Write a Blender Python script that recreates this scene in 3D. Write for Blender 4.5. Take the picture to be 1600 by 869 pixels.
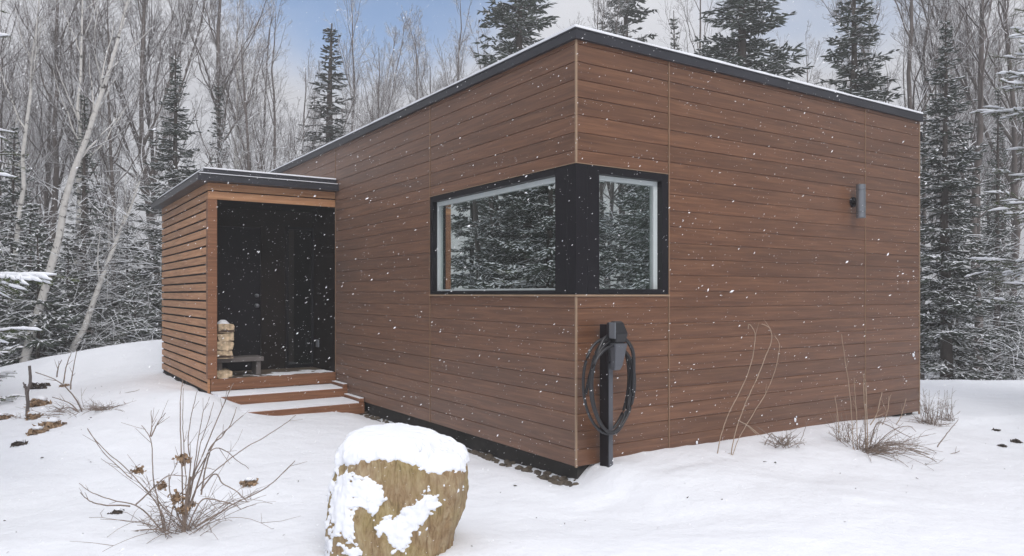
import bpy, math, random
import numpy as np
from math import radians as R

for o in list(bpy.data.objects):
    bpy.data.objects.remove(o)
SC = bpy.context.scene
COL = SC.collection

# ------------------------------------------------------------------ camera
F = 1170.0 / 1600.0
CAMZ = 1.418
cam = bpy.data.cameras.new("camera")
cam.sensor_width = 36.0
cam.lens = F * 36.0
cam.shift_y = 25.5 / 1600.0
cam.clip_start = 0.05
cam.clip_end = 2000.0
camo = bpy.data.objects.new("camera", cam)
COL.objects.link(camo)
camo.location = (0, 0, CAMZ)
camo.rotation_euler = (R(90), 0, 0)
SC.camera = camo

# ------------------------------------------------------------------ sky, sun, exposure
SUN_AZ = R(157)      # clockwise from +Y
SUN_EL = R(42)
w = bpy.data.worlds.new("World")
SC.world = w
w.use_nodes = True
nt = w.node_tree
nt.nodes.clear()
sky = nt.nodes.new("ShaderNodeTexSky")
sky.sky_type = 'NISHITA'
sky.sun_disc = False
sky.sun_elevation = SUN_EL
sky.sun_rotation = SUN_AZ
sky.air_density = 1.0
sky.dust_density = 0.3
sky.ozone_density = 4.0
tc = nt.nodes.new("ShaderNodeTexCoord")
sep = nt.nodes.new("ShaderNodeSeparateXYZ")
nt.links.new(tc.outputs["Generated"], sep.inputs[0])
# cloud cover: solid near the horizon, torn open higher up
mp = nt.nodes.new("ShaderNodeMapping")
mp.inputs["Scale"].default_value = (1.0, 1.0, 2.2)
nt.links.new(tc.outputs["Generated"], mp.inputs[0])
nz = nt.nodes.new("ShaderNodeTexNoise")
nz.inputs["Scale"].default_value = 3.0
nz.inputs["Detail"].default_value = 6
nz.inputs["Roughness"].default_value = 0.55
nt.links.new(mp.outputs[0], nz.inputs["Vector"])
def sky_math(op, a, b):
    n_ = nt.nodes.new("ShaderNodeMath"); n_.operation = op
    for k_, v_ in enumerate((a, b)):
        if isinstance(v_, (int, float)): n_.inputs[k_].default_value = v_
        else: nt.links.new(v_, n_.inputs[k_])
    return n_.outputs[0]
hole = 0.0
for d_, lo_, hi_, amt in (((-0.17, 0.87, 0.46), 0.955, 0.997, 1.0), ((0.36, 0.83, 0.42), 0.975, 0.998, 0.7)):   # torn gaps in the cloud
    dt = nt.nodes.new("ShaderNodeVectorMath"); dt.operation = 'DOT_PRODUCT'
    nt.links.new(tc.outputs["Generated"], dt.inputs[0])
    l_ = math.sqrt(sum(c * c for c in d_)); dt.inputs[1].default_value = tuple(c / l_ for c in d_)
    mr = nt.nodes.new("ShaderNodeMapRange"); mr.interpolation_type = 'SMOOTHSTEP'
    mr.inputs["From Min"].default_value = lo_; mr.inputs["From Max"].default_value = hi_; mr.inputs["To Max"].default_value = amt
    nt.links.new(dt.outputs["Value"], mr.inputs["Value"])
    hole = sky_math('ADD', hole, mr.outputs[0])
cv = sky_math('SUBTRACT', sky_math('ADD', sky_math('MULTIPLY', nz.outputs["Fac"], 0.9), 0.75), hole)
mr2 = nt.nodes.new("ShaderNodeMapRange")
mr2.interpolation_type = 'SMOOTHSTEP'
mr2.inputs["From Min"].default_value = 0.2
mr2.inputs["From Max"].default_value = 0.95
nt.links.new(cv, mr2.inputs["Value"])
mix = nt.nodes.new("ShaderNodeMix"); mix.data_type = 'RGBA'
nt.links.new(mr2.outputs[0], mix.inputs[0])
nt.links.new(sky.outputs[0], mix.inputs[6])
cl = nt.nodes.new("ShaderNodeMapRange")
cl.inputs["From Min"].default_value = 0.25; cl.inputs["From Max"].default_value = 0.95
cl.inputs["To Min"].default_value = 4.9; cl.inputs["To Max"].default_value = 10.0
nt.links.new(sep.outputs["Z"], cl.inputs["Value"])
cs = nt.nodes.new("ShaderNodeVectorMath"); cs.operation = 'SCALE'
cs.inputs[0].default_value = (0.97, 0.985, 1.05)
nt.links.new(cl.outputs[0], cs.inputs["Scale"])
nt.links.new(cs.outputs[0], mix.inputs[7])
bg = nt.nodes.new("ShaderNodeBackground")
bg.inputs["Strength"].default_value = 0.1
nt.links.new(mix.outputs[2], bg.inputs["Color"])
wo = nt.nodes.new("ShaderNodeOutputWorld")
nt.links.new(bg.outputs[0], wo.inputs["Surface"])

sl = bpy.data.lights.new("sun", 'SUN')
sl.energy = 1.1
sl.angle = R(25)
sl.color = (1.0, 0.965, 0.92)
slo = bpy.data.objects.new("sun", sl)
COL.objects.link(slo)
slo.rotation_euler = (math.pi / 2 - SUN_EL, 0, math.pi - SUN_AZ)
slo.location = (20, -20, 30)

vs = SC.view_settings
vs.view_transform = 'Standard'
vs.look = 'None'
vs.gamma = 1.0
vs.use_curve_mapping = False
vs.exposure = 0.56
SC.cycles.max_bounces = 8
SC.cycles.diffuse_bounces = 4
SC.cycles.transparent_max_bounces = 12
SC.cycles.volume_bounces = 0
SC.cycles.caustics_reflective = False
SC.cycles.caustics_refractive = False

rng = np.random.default_rng(7)
rnd = random.Random(7)

# ------------------------------------------------------------------ helpers
class MB:
    """collects vertices and faces; build() links them as ONE mesh object"""
    def __init__(s):
        s.V = []; s.n = 0; s.F = []
    def add(s, V, Fc, m=0):
        V = np.asarray(V, float).reshape(-1, 3)
        Fc = np.asarray(Fc, int)
        s.V.append(V)
        s.F.append((Fc + s.n, m))
        s.n += len(V)
    def box(s, x0, x1, y0, y1, z0, z1, m=0):
        V = [(x, y, z) for z in (z0, z1) for y in (y0, y1) for x in (x0, x1)]
        Fc = [(0, 2, 3, 1), (4, 5, 7, 6), (0, 1, 5, 4), (2, 6, 7, 3), (0, 4, 6, 2), (1, 3, 7, 5)]
        s.add(V, Fc, m)
    def tubes(s, P, Rr, k=5, m=0, cap=False):
        P = np.asarray(P, float); Rr = np.asarray(Rr, float)
        if P.ndim == 2:
            P = P[None]; Rr = Rr[None]
        B, n, _ = P.shape
        T = np.gradient(P, axis=1)
        T /= np.linalg.norm(T, axis=2, keepdims=True) + 1e-9
        ref = np.zeros_like(T); up = np.abs(T[..., 2:3]) < 0.9
        ref[..., 2:3] = up; ref[..., 0:1] = ~up
        U = np.cross(T, ref); U /= np.linalg.norm(U, axis=2, keepdims=True) + 1e-9
        W = np.cross(T, U)
        an = np.arange(k) * 2 * np.pi / k
        ring = P[:, :, None] + Rr[:, :, None, None] * (np.cos(an)[:, None] * U[:, :, None] + np.sin(an)[:, None] * W[:, :, None])
        idx = np.arange(B * n * k).reshape(B, n, k)
        a = idx[:, :-1]; b = idx[:, 1:]
        q = np.stack([a, np.roll(a, -1, 2), np.roll(b, -1, 2), b], -1).reshape(-1, 4)
        s.add(ring, q, m)
        if cap:
            base = s.n - B * n * k
            for bi in range(B):
                s.F.append((np.array([idx[bi, 0][::-1] + base]), m))
                s.F.append((np.array([idx[bi, -1] + base]), m))
    def build(s, name, mats, parent=None, smooth=False, loc=None):
        me = bpy.data.meshes.new(name)
        V = np.concatenate(s.V)
        me.vertices.add(len(V))
        me.vertices.foreach_set("co", V.astype(np.float32).ravel())
        ls = []; tot = []; mi = []
        for Fc, m in s.F:
            ls.append(Fc.ravel()); tot.append(np.full(len(Fc), Fc.shape[1])); mi.append(np.full(len(Fc), m))
        ls = np.concatenate(ls); tot = np.concatenate(tot); mi = np.concatenate(mi)
        me.loops.add(len(ls)); me.loops.foreach_set("vertex_index", ls.astype(np.int32))
        me.polygons.add(len(tot))
        st = np.concatenate([[0], np.cumsum(tot)[:-1]])
        me.polygons.foreach_set("loop_start", st.astype(np.int32))
        me.polygons.foreach_set("material_index", mi.astype(np.int32))
        me.polygons.foreach_set("use_smooth", np.full(len(tot), bool(smooth)))
        me.update(calc_edges=True)
        me.validate()
        if not isinstance(mats, (list, tuple)):
            mats = [mats]
        for m in mats:
            me.materials.append(m)
        o = bpy.data.objects.new(name, me)
        COL.objects.link(o)
        if parent is not None:
            o.parent = parent
        if loc is not None:
            o.location = loc
        return o

def bevel(o, w_=0.004, seg=2):
    md = o.modifiers.new("edge", 'BEVEL'); md.width = w_; md.segments = seg; md.limit_method = 'ANGLE'
    return o

def tag(o, label, cat, group=None):
    o["label"] = label; o["category"] = cat
    if group: o["group"] = group
    return o

def thing(name, label, cat, loc=(0, 0, 0), rz=0.0, group=None):
    o = bpy.data.objects.new(name, None)
    o.empty_display_size = 0.2
    COL.objects.link(o)
    o.location = loc; o.rotation_euler = (0, 0, rz)
    return tag(o, label, cat, group)

def copy_tree(o, parent=None):
    c = o.copy(); COL.objects.link(c)
    if parent is not None: c.parent = parent
    for ch in [x for x in KIDS.get(o, ())]:
        copy_tree(ch, c)
    return c
KIDS = {}

def smooth(a, b, x):
    t = np.clip((x - a) / (b - a), 0, 1)
    return t * t * (3 - 2 * t)

def catmull(pts, n=6):
    P = np.asarray(pts, float)
    P = np.vstack([2 * P[0] - P[1], P, 2 * P[-1] - P[-2]])
    out = []
    for i in range(1, len(P) - 2):
        for t in np.linspace(0, 1, n, endpoint=False):
            p0, p1, p2, p3 = P[i - 1:i + 3]
            out.append(0.5 * (2 * p1 + (p2 - p0) * t + (2 * p0 - 5 * p1 + 4 * p2 - p3) * t * t + (3 * p1 - p0 - 3 * p2 + p3) * t ** 3))
    out.append(P[-2])
    return np.array(out)

def vnoise(P, scale, seed):
    """smooth value noise at points P (N,3), about -1..1"""
    Q = np.asarray(P, float) * scale + seed * 17.31
    i = np.floor(Q).astype(np.int64); f = Q - i
    f = f * f * (3 - 2 * f)
    def h(ix, iy, iz):
        n = (ix * 374761393 + iy * 668265263 + iz * 2147483647 + seed * 1274126177) & 0x7fffffff
        n = ((n ^ (n >> 13)) * 1274126177) & 0x7fffffff
        n = (n ^ (n >> 16)) & 0xffff
        return n / 32767.5 - 1
    r = 0
    for dx in (0, 1):
        for dy in (0, 1):
            for dz in (0, 1):
                wgt = (f[:, 0] if dx else 1 - f[:, 0]) * (f[:, 1] if dy else 1 - f[:, 1]) * (f[:, 2] if dz else 1 - f[:, 2])
                r = r + wgt * h(i[:, 0] + dx, i[:, 1] + dy, i[:, 2] + dz)
    return r

def fbm(P, scale, seed, oct=4):
    r = 0; a = 1; tot = 0
    for k in range(oct):
        r = r + a * vnoise(P, scale * 2 ** k, seed + k); tot += a; a *= 0.5
    return r / tot

# ------------------------------------------------------------------ materials
def newmat(name):
    m = bpy.data.materials.new(name); m.use_nodes = True
    t = m.node_tree; b = t.nodes["Principled BSDF"]
    return m, t, b

def node(t, kind, **kw):
    n = t.nodes.new(kind)
    for k, v in kw.items():
        if k.startswith("i_"):
            n.inputs[k[2:].replace("_", " ")].default_value = v
        else:
            setattr(n, k, v)
    return n

def ramp(t, fac, stops):
    r = t.nodes.new("ShaderNodeValToRGB")
    e = r.color_ramp.elements
    while len(e) < len(stops): e.new(0.5)
    for x, (p, c) in zip(e, stops):
        x.position = p; x.color = (*c, 1)
    t.links.new(fac, r.inputs[0])
    return r

def simple(name, col, rough=0.6, metal=0.0, var=0.12, scale=6.0, bump=0.0, spec=0.5):
    m, t, b = newmat(name)
    co = node(t, "ShaderNodeTexCoord")
    n = node(t, "ShaderNodeTexNoise", i_Scale=scale, i_Detail=5.0)
    t.links.new(co.outputs["Object"], n.inputs["Vector"])
    lo = tuple(c * (1 - var) for c in col); hi = tuple(min(1, c * (1 + var)) for c in col)
    r = ramp(t, n.outputs["Fac"], [(0.3, lo), (0.7, hi)])
    t.links.new(r.outputs[0], b.inputs["Base Color"])
    b.inputs["Roughness"].default_value = rough
    b.inputs["Metallic"].default_value = metal
    b.inputs["Specular IOR Level"].default_value = spec
    if bump:
        bp = node(t, "ShaderNodeBump", i_Strength=bump, i_Distance=0.01)
        t.links.new(n.outputs["Fac"], bp.inputs["Height"]); t.links.new(bp.outputs[0], b.inputs["Normal"])
    return m

def wood(name, dark, mid, light, board=0.145, rough=0.5, along=(0.7, 0.7, 16.0), patch=0.35, spec=0.5, sheen=0.0, zoff=0.0):
    """boards: streaked grain along the board, one tone per board, weathered patches"""
    m, t, b = newmat(name)
    co = node(t, "ShaderNodeTexCoord")
    mp_ = node(t, "ShaderNodeMapping"); mp_.inputs["Scale"].default_value = along
    t.links.new(co.outputs["Object"], mp_.inputs[0])
    sp = node(t, "ShaderNodeSeparateXYZ"); t.links.new(co.outputs["Object"], sp.inputs[0])
    az = node(t, "ShaderNodeMath", operation='ADD'); az.inputs[1].default_value = -zoff
    t.links.new(sp.outputs["Z"], az.inputs[0])
    dv = node(t, "ShaderNodeMath", operation='DIVIDE'); dv.inputs[1].default_value = board
    t.links.new(az.outputs[0], dv.inputs[0])
    fl = node(t, "ShaderNodeMath", operation='FLOOR'); t.links.new(dv.outputs[0], fl.inputs[0])
    # shift the grain by board so that it does not run across the joints
    cb = node(t, "ShaderNodeCombineXYZ")
    mu = node(t, "ShaderNodeMath", operation='MULTIPLY'); mu.inputs[1].default_value = 7.37
    t.links.new(fl.outputs[0], mu.inputs[0]); t.links.new(mu.outputs[0], cb.inputs[0]); t.links.new(mu.outputs[0], cb.inputs[1])
    va = node(t, "ShaderNodeVectorMath", operation='ADD')
    t.links.new(mp_.outputs[0], va.inputs[0]); t.links.new(cb.outputs[0], va.inputs[1])
    n1 = node(t, "ShaderNodeTexNoise", i_Scale=2.2, i_Detail=9.0, i_Roughness=0.68, i_Distortion=0.6)
    t.links.new(va.outputs[0], n1.inputs["Vector"])
    r1 = ramp(t, n1.outputs["Fac"], [(0.29, dark), (0.5, mid), (0.72, light)])
    # tone per board
    wn = node(t, "ShaderNodeTexWhiteNoise", noise_dimensions='1D'); t.links.new(fl.outputs[0], wn.inputs["W"])
    n2 = node(t, "ShaderNodeTexNoise", i_Scale=0.9, i_Detail=3.0)
    va2 = node(t, "ShaderNodeVectorMath", operation='ADD')
    t.links.new(co.outputs["Object"], va2.inputs[0]); t.links.new(cb.outputs[0], va2.inputs[1])
    t.links.new(va2.outputs[0], n2.inputs["Vector"])
    ad_ = node(t, "ShaderNodeMath", operation='ADD')
    t.links.new(wn.outputs["Value"], ad_.inputs[0]); t.links.new(n2.outputs["Fac"], ad_.inputs[1])
    m2 = node(t, "ShaderNodeMapRange"); m2.inputs["From Min"].default_value = 0.3; m2.inputs["From Max"].default_value = 1.7
    m2.inputs["To Min"].default_value = 1 - patch; m2.inputs["To Max"].default_value = 1 + patch
    t.links.new(ad_.outputs[0], m2.inputs["Value"])
    mx = node(t, "ShaderNodeVectorMath", operation='SCALE')
    t.links.new(r1.outputs[0], mx.inputs[0]); t.links.new(m2.outputs[0], mx.inputs["Scale"])
    t.links.new(mx.outputs[0], b.inputs["Base Color"])
    b.inputs["Roughness"].default_value = rough
    b.inputs["Specular IOR Level"].default_value = spec
    if sheen:
        b.inputs["Sheen Weight"].default_value = sheen
        b.inputs["Sheen Roughness"].default_value = 0.4
    bp = node(t, "ShaderNodeBump", i_Strength=0.25, i_Distance=0.003)
    t.links.new(n1.outputs["Fac"], bp.inputs["Height"]); t.links.new(bp.outputs[0], b.inputs["Normal"])
    return m

M = {}
M['siding'] = wood("siding_wood", (0.078, 0.031, 0.014), (0.136, 0.058, 0.028), (0.212, 0.100, 0.050), patch=0.17, rough=0.42, spec=0.6, sheen=0.2)
M['cedar'] = wood("cedar_slats", (0.28, 0.13, 0.058), (0.47, 0.235, 0.115), (0.60, 0.345, 0.185), board=0.1205, zoff=0.14, rough=0.55, patch=0.2)
M['step'] = wood("stair_board", (0.12, 0.048, 0.02), (0.22, 0.092, 0.042), (0.30, 0.145, 0.075), board=0.15, rough=0.55, patch=0.15)
M['deck'] = wood("deck_board", (0.06, 0.045, 0.035), (0.12, 0.09, 0.065), (0.2, 0.15, 0.11), board=0.5, along=(0.8, 9.0, 3.0), rough=0.6)
M['trim'] = simple("tan_trim", (0.30, 0.205, 0.135), 0.45, var=0.1)
M['seam'] = simple("brown_trim", (0.25, 0.155, 0.095), 0.45, var=0.1)
M['black'] = simple("black_metal", (0.007, 0.006, 0.009), 0.4, var=0.1, scale=3, spec=0.3)
M['fascia'] = simple("charcoal_flashing", (0.026, 0.027, 0.035), 0.38, var=0.12, scale=4)
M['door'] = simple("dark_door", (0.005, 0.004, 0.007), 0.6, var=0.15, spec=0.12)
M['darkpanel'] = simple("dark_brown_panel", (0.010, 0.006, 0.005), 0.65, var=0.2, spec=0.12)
M['white'] = simple("white_vinyl", (0.58, 0.63, 0.63), 0.35, var=0.02)
M['steel'] = simple("grey_steel", (0.22, 0.235, 0.26), 0.34, metal=0.6, var=0.06)
M['plastic'] = simple("grey_plastic", (0.085, 0.09, 0.105), 0.35, var=0.05)
M['rubber'] = simple("black_rubber", (0.016, 0.016, 0.019), 0.36, var=0.1)
M['post'] = simple("dark_post", (0.008, 0.007, 0.011), 0.42, var=0.1, spec=0.35)
M['concrete'] = simple("dark_footing", (0.03, 0.027, 0.025), 0.9, var=0.3, bump=0.5)
M['stone'] = simple("gravel_stone", (0.09, 0.072, 0.055), 0.85, var=0.5, scale=9, bump=0.6)
M['leaf'] = simple("dead_leaf", (0.29, 0.195, 0.12), 0.8, var=0.45, scale=30)
M['darkleaf'] = simple("wet_dead_leaf", (0.06, 0.045, 0.035), 0.8, var=0.4, scale=30)
M['stem'] = simple("dry_stem", (0.22, 0.17, 0.14), 0.75, var=0.3, scale=20)
M['palestem'] = simple("pale_dry_stem", (0.36, 0.275, 0.205), 0.75, var=0.2, scale=20)
M['split'] = simple("split_firewood", (0.48, 0.365, 0.24), 0.85, var=0.5, scale=22, bump=0.4)
M['bark_fw'] = simple("firewood_bark", (0.10, 0.065, 0.045), 0.9, var=0.35, scale=20, bump=0.5)
M['greywood'] = simple("grey_plank", (0.13, 0.115, 0.11), 0.7, var=0.2)

def snow_mat(name, col=(0.86, 0.88, 0.93), bs=0.35, ground=False):
    m, t, b = newmat(name)
    co = node(t, "ShaderNodeTexCoord")
    n = node(t, "ShaderNodeTexNoise", i_Scale=55.0, i_Detail=4.0, i_Roughness=0.6)
    t.links.new(co.outputs["Object"], n.inputs["Vector"])
    n2 = node(t, "ShaderNodeTexNoise", i_Scale=3.4, i_Detail=6.0, i_Roughness=0.55)
    t.links.new(co.outputs["Object"], n2.inputs["Vector"])
    r = ramp(t, n2.outputs["Fac"], [(0.3, tuple(c * 0.965 for c in col)), (0.7, col)])
    t.links.new(r.outputs[0], b.inputs["Base Color"])
    b.inputs["Roughness"].default_value = 0.7
    b.inputs["Specular IOR Level"].default_value = 0.25
    b1 = node(t, "ShaderNodeBump", i_Strength=bs, i_Distance=0.006)
    t.links.new(n.outputs["Fac"], b1.inputs["Height"])
    if ground:
        b2 = node(t, "ShaderNodeBump", i_Strength=0.6, i_Distance=0.06)
        t.links.new(n2.outputs["Fac"], b2.inputs["Height"]); t.links.new(b1.outputs[0], b2.inputs["Normal"])
        t.links.new(b2.outputs[0], b.inputs["Normal"])
    else:
        t.links.new(b1.outputs[0], b.inputs["Normal"])
    return m
M['snow'] = snow_mat("fresh_snow")
M['ground'] = snow_mat("snow_cover", ground=True)
M['flake'] = simple("snow_flake", (0.9, 0.9, 0.92), 0.6, var=0.02)

def bark_snow(name, col, lim=0.35, var=0.3, scale=7.0, birch=False):
    """bark with snow lying on whatever faces up"""
    m, t, b = newmat(name)
    co = node(t, "ShaderNodeTexCoord")
    mp_ = node(t, "ShaderNodeMapping"); mp_.inputs["Scale"].default_value = (1, 1, 0.25 if not birch else 1.6)
    t.links.new(co.outputs["Object"], mp_.inputs[0])
    n = node(t, "ShaderNodeTexNoise", i_Scale=scale, i_Detail=6.0, i_Roughness=0.65)
    t.links.new(mp_.outputs[0], n.inputs["Vector"])
    lo = tuple(c * (1 - var) for c in col); hi = tuple(c * (1 + var) for c in col)
    if birch:
        r = ramp(t, n.outputs["Fac"], [(0.36, (0.05, 0.045, 0.04)), (0.42, lo), (0.7, hi)])
    else:
        r = ramp(t, n.outputs["Fac"], [(0.3, lo), (0.7, hi)])
    ge = node(t, "ShaderNodeNewGeometry")
    sp = node(t, "ShaderNodeSeparateXYZ"); t.links.new(ge.outputs["Normal"], sp.inputs[0])
    n2 = node(t, "ShaderNodeTexNoise", i_Scale=2.3, i_Detail=3.0); t.links.new(co.outputs["Object"], n2.inputs["Vector"])
    ad_ = node(t, "ShaderNodeMath", operation='ADD'); t.links.new(sp.outputs["Z"], ad_.inputs[0]); t.links.new(n2.outputs["Fac"], ad_.inputs[1])
    mr_ = node(t, "ShaderNodeMapRange"); mr_.inputs["From Min"].default_value = lim + 0.5; mr_.inputs["From Max"].default_value = lim + 0.62
    t.links.new(ad_.outputs[0], mr_.inputs["Value"])
    mx = node(t, "ShaderNodeMix", data_type='RGBA')
    t.links.new(mr_.outputs[0], mx.inputs[0]); t.links.new(r.outputs[0], mx.inputs[6]); mx.inputs[7].default_value = (0.84, 0.86, 0.9, 1)
    t.links.new(mx.outputs[2], b.inputs["Base Color"])
    b.inputs["Roughness"].default_value = 0.85
    b.inputs["Specular IOR Level"].default_value = 0.2
    return m
M['bark'] = bark_snow("grey_bark", (0.13, 0.112, 0.105), 0.36)
M['twig'] = bark_snow("grey_twig", (0.17, 0.145, 0.138), 0.08)
M['birch'] = bark_snow("birch_bark", (0.68, 0.66, 0.63), 0.5, 0.12, 5.0, birch=True)
M['brush'] = bark_snow("snowy_brush", (0.12, 0.10, 0.09), -0.15)
M['spbark'] = bark_snow("spruce_bark", (0.075, 0.062, 0.055), 0.5)

def needle_mat(name, lo, hi):
    m, t, b = newmat(name)
    co = node(t, "ShaderNodeTexCoord")
    n = node(t, "ShaderNodeTexNoise", i_Scale=1.7, i_Detail=5.0, i_Roughness=0.7)
    t.links.new(co.outputs["Object"], n.inputs["Vector"])
    r = ramp(t, n.outputs["Fac"], [(0.3, lo), (0.72, hi)])
    oi = node(t, "ShaderNodeObjectInfo")
    hs = node(t, "ShaderNodeHueSaturation")
    mr_ = node(t, "ShaderNodeMapRange"); mr_.inputs["To Min"].default_value = 0.8; mr_.inputs["To Max"].default_value = 1.25
    t.links.new(oi.outputs["Random"], mr_.inputs["Value"]); t.links.new(mr_.outputs[0], hs.inputs["Value"])
    t.links.new(r.outputs[0], hs.inputs["Color"])
    t.links.new(hs.outputs[0], b.inputs["Base Color"])
    b.inputs["Roughness"].default_value = 0.7
    b.inputs["Specular IOR Level"].default_value = 0.2
    return m
M['needle'] = needle_mat("spruce_needles", (0.062, 0.080, 0.066), (0.125, 0.148, 0.122))
M['needle_near'] = needle_mat("young_needles", (0.06, 0.085, 0.03), (0.15, 0.18, 0.075))

def glass_mat(name, refl=0.5, tint=(0.72, 0.80, 0.78)):
    m = bpy.data.materials.new(name); m.use_nodes = True
    t = m.node_tree; t.nodes.clear()
    tr = node(t, "ShaderNodeBsdfTransparent"); tr.inputs[0].default_value = (*tint, 1)
    gl = node(t, "ShaderNodeBsdfGlossy"); gl.inputs["Color"].default_value = (0.92, 0.97, 0.95, 1); gl.inputs["Roughness"].default_value = 0.003
    # the slight waviness of real panes
    co = node(t, "ShaderNodeTexCoord"); n = node(t, "ShaderNodeTexNoise", i_Scale=1.3, i_Detail=1.0)
    t.links.new(co.outputs["Object"], n.inputs["Vector"])
    bp = node(t, "ShaderNodeBump", i_Strength=0.03, i_Distance=0.02); t.links.new(n.outputs["Fac"], bp.inputs["Height"])
    t.links.new(bp.outputs[0], gl.inputs["Normal"])
    mx = node(t, "ShaderNodeMixShader"); mx.inputs[0].default_value = refl
    t.links.new(tr.outputs[0], mx.inputs[1]); t.links.new(gl.outputs[0], mx.inputs[2])
    ou = node(t, "ShaderNodeOutputMaterial"); t.links.new(mx.outputs[0], ou.inputs[0])
    return m
M['glass'] = glass_mat("window_glass", 0.6)
M['darkglass'] = glass_mat("dark_sidelight_glass", 0.06, (0.3, 0.3, 0.33))

# ------------------------------------------------------------------ snow haze in the air
hm = bpy.data.materials.new("snow_haze"); hm.use_nodes = True
hm.node_tree.nodes.clear()
hv = hm.node_tree.nodes.new("ShaderNodeVolumePrincipled")
hv.inputs["Color"].default_value = (0.97, 0.97, 0.98, 1)
hv.inputs["Density"].default_value = 0.0055
ho = hm.node_tree.nodes.new("ShaderNodeOutputMaterial")
hm.node_tree.links.new(hv.outputs[0], ho.inputs["Volume"])
hb = MB(); hb.box(-240, 240, -180, 340, -6, 22)
hz_o = hb.build("haze", hm); hz_o["kind"] = "stuff"

# ------------------------------------------------------------------ house frame of reference
CX, CY = 0.5255, 6.148
ULX, ULY = -0.5537, 0.8327     # along the window wall, going back (local +y)
URX, URY = 0.8327, 0.5537      # along the lamp wall (local +x)
HRZ = math.atan2(URY, URX)
def W(b, a, z=0.0):
    return (CX + ULX * a + URX * b, CY + ULY * a + URY * b, z)
def px(u, v, Y):
    return np.array([(u - 800) / 1170 * Y, Y, CAMZ - (v - 460) / 1170 * Y])

# ------------------------------------------------------------------ ground
def ground_z(x, y):
    x = np.asarray(x, float); y = np.asarray(y, float)
    b = (x - CX) * URX + (y - CY) * URY
    a = (x - CX) * ULX + (y - CY) * ULY
    z = np.full(np.broadcast(x, y).shape, -0.12)
    d = np.maximum(-a, 0)
    z = z + 0.145 * np.exp(-(d / 0.8) ** 2) * smooth(-0.05, 0.3, b) * (1 - 0.42 * smooth(3.6, 5.3, b)) * (1 - smooth(5.3, 7.0, b)) * (1 - smooth(0.3, 1.2, a))
    gx = np.where(x < -6.8, np.exp(-0.5 * ((x + 6.8) / 2.0) ** 2), 1 - 0.8 * smooth(-5.5, -2.5, x))
    z = z + 0.64 * gx * np.exp(-0.5 * ((y - 15.3) / 1.4) ** 2) * (1 - smooth(-4, 0, x))
    z = z + 0.30 * np.exp(-0.5 * ((a - 6.4) / 1.7) ** 2 - 0.5 * ((b + 2.3) / 0.8) ** 2)
    z = z + 0.13 * np.exp(-0.5 * ((a - 4.95) / 0.42) ** 2 - 0.5 * ((b + 2.0) / 0.33) ** 2)
    st = 16.6 - 3.4 * smooth(0, 5, x)
    z = z - 0.9 * smooth(0, 4.5, y - st) - 0.35 * smooth(-9.2, -12, x) * smooth(10.5, 13.5, y)
    P = np.stack([x.ravel(), y.ravel(), np.zeros(x.size)], -1)
    r = np.hypot(x, y - 6)
    am = 0.09 * smooth(1.0, 3.0, np.abs(np.where((a > -0.5) & (b > -0.4), 0, 3))) + 0.01
    z = z + am * fbm(P, 0.55, 3, 3).reshape(z.shape) + 0.012 * fbm(P, 2.6, 9, 2).reshape(z.shape)
    z = z + 0.9 * smooth(30, 80, r) * fbm(P, 0.06, 5, 2).reshape(z.shape)
    Pd = P * np.array([0.55, 2.2, 1.0])
    z = z + 0.014 * smooth(0.4, 1.2, np.where((a > 0) & (b > 0), 0, 2.0)) * fbm(Pd, 1.3, 13, 3).reshape(z.shape)
    # wind scoop beside the window wall
    z = z - 0.06 * np.exp(-((b + 0.0) / 0.17) ** 2) * smooth(-0.3, 0.3, a) * (1 - smooth(4.3, 5, a))
    return z
def gz(x, y):
    return float(ground_z(np.array([x]), np.array([y]))[0])

def axis(lo, hi, c0, c1, fine, n):
    core = np.arange(c0, c1, fine)
    k = np.arange(1, n + 1)
    g = fine * (1.09 ** k); s = np.cumsum(g)
    up = c1 + s * (hi - c1) / s[-1]; dn = c0 - s[::-1] * (c0 - lo) / s[-1]
    return np.concatenate([dn, core, up])
gxs = axis(-220, 220, -11, 10, 0.075, 60)
gys = axis(-160, 320, 2.2, 18, 0.075, 60)
GX, GY = np.meshgrid(gxs, gys)
GZ = ground_z(GX, GY)
mb = MB()
idx = np.arange(GX.size).reshape(GX.shape)
q = np.stack([idx[:-1, :-1], idx[:-1, 1:], idx[1:, 1:], idx[1:, :-1]], -1).reshape(-1, 4)
mb.add(np.stack([GX.ravel(), GY.ravel(), GZ.ravel()], -1), q)
g = mb.build("snowy_ground", M['ground'], smooth=True)
g["kind"] = "structure"

# ------------------------------------------------------------------ house
HW, HL = 5.31, 9.2
ZF, ZT = 3.518, 3.602
WZ0, WZ1 = 1.418, 2.495
house = thing("modern_house", "flat roofed brown wood clad house with a black corner window", "house", W(0, 0), HRZ)
BOARD = 0.145

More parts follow.
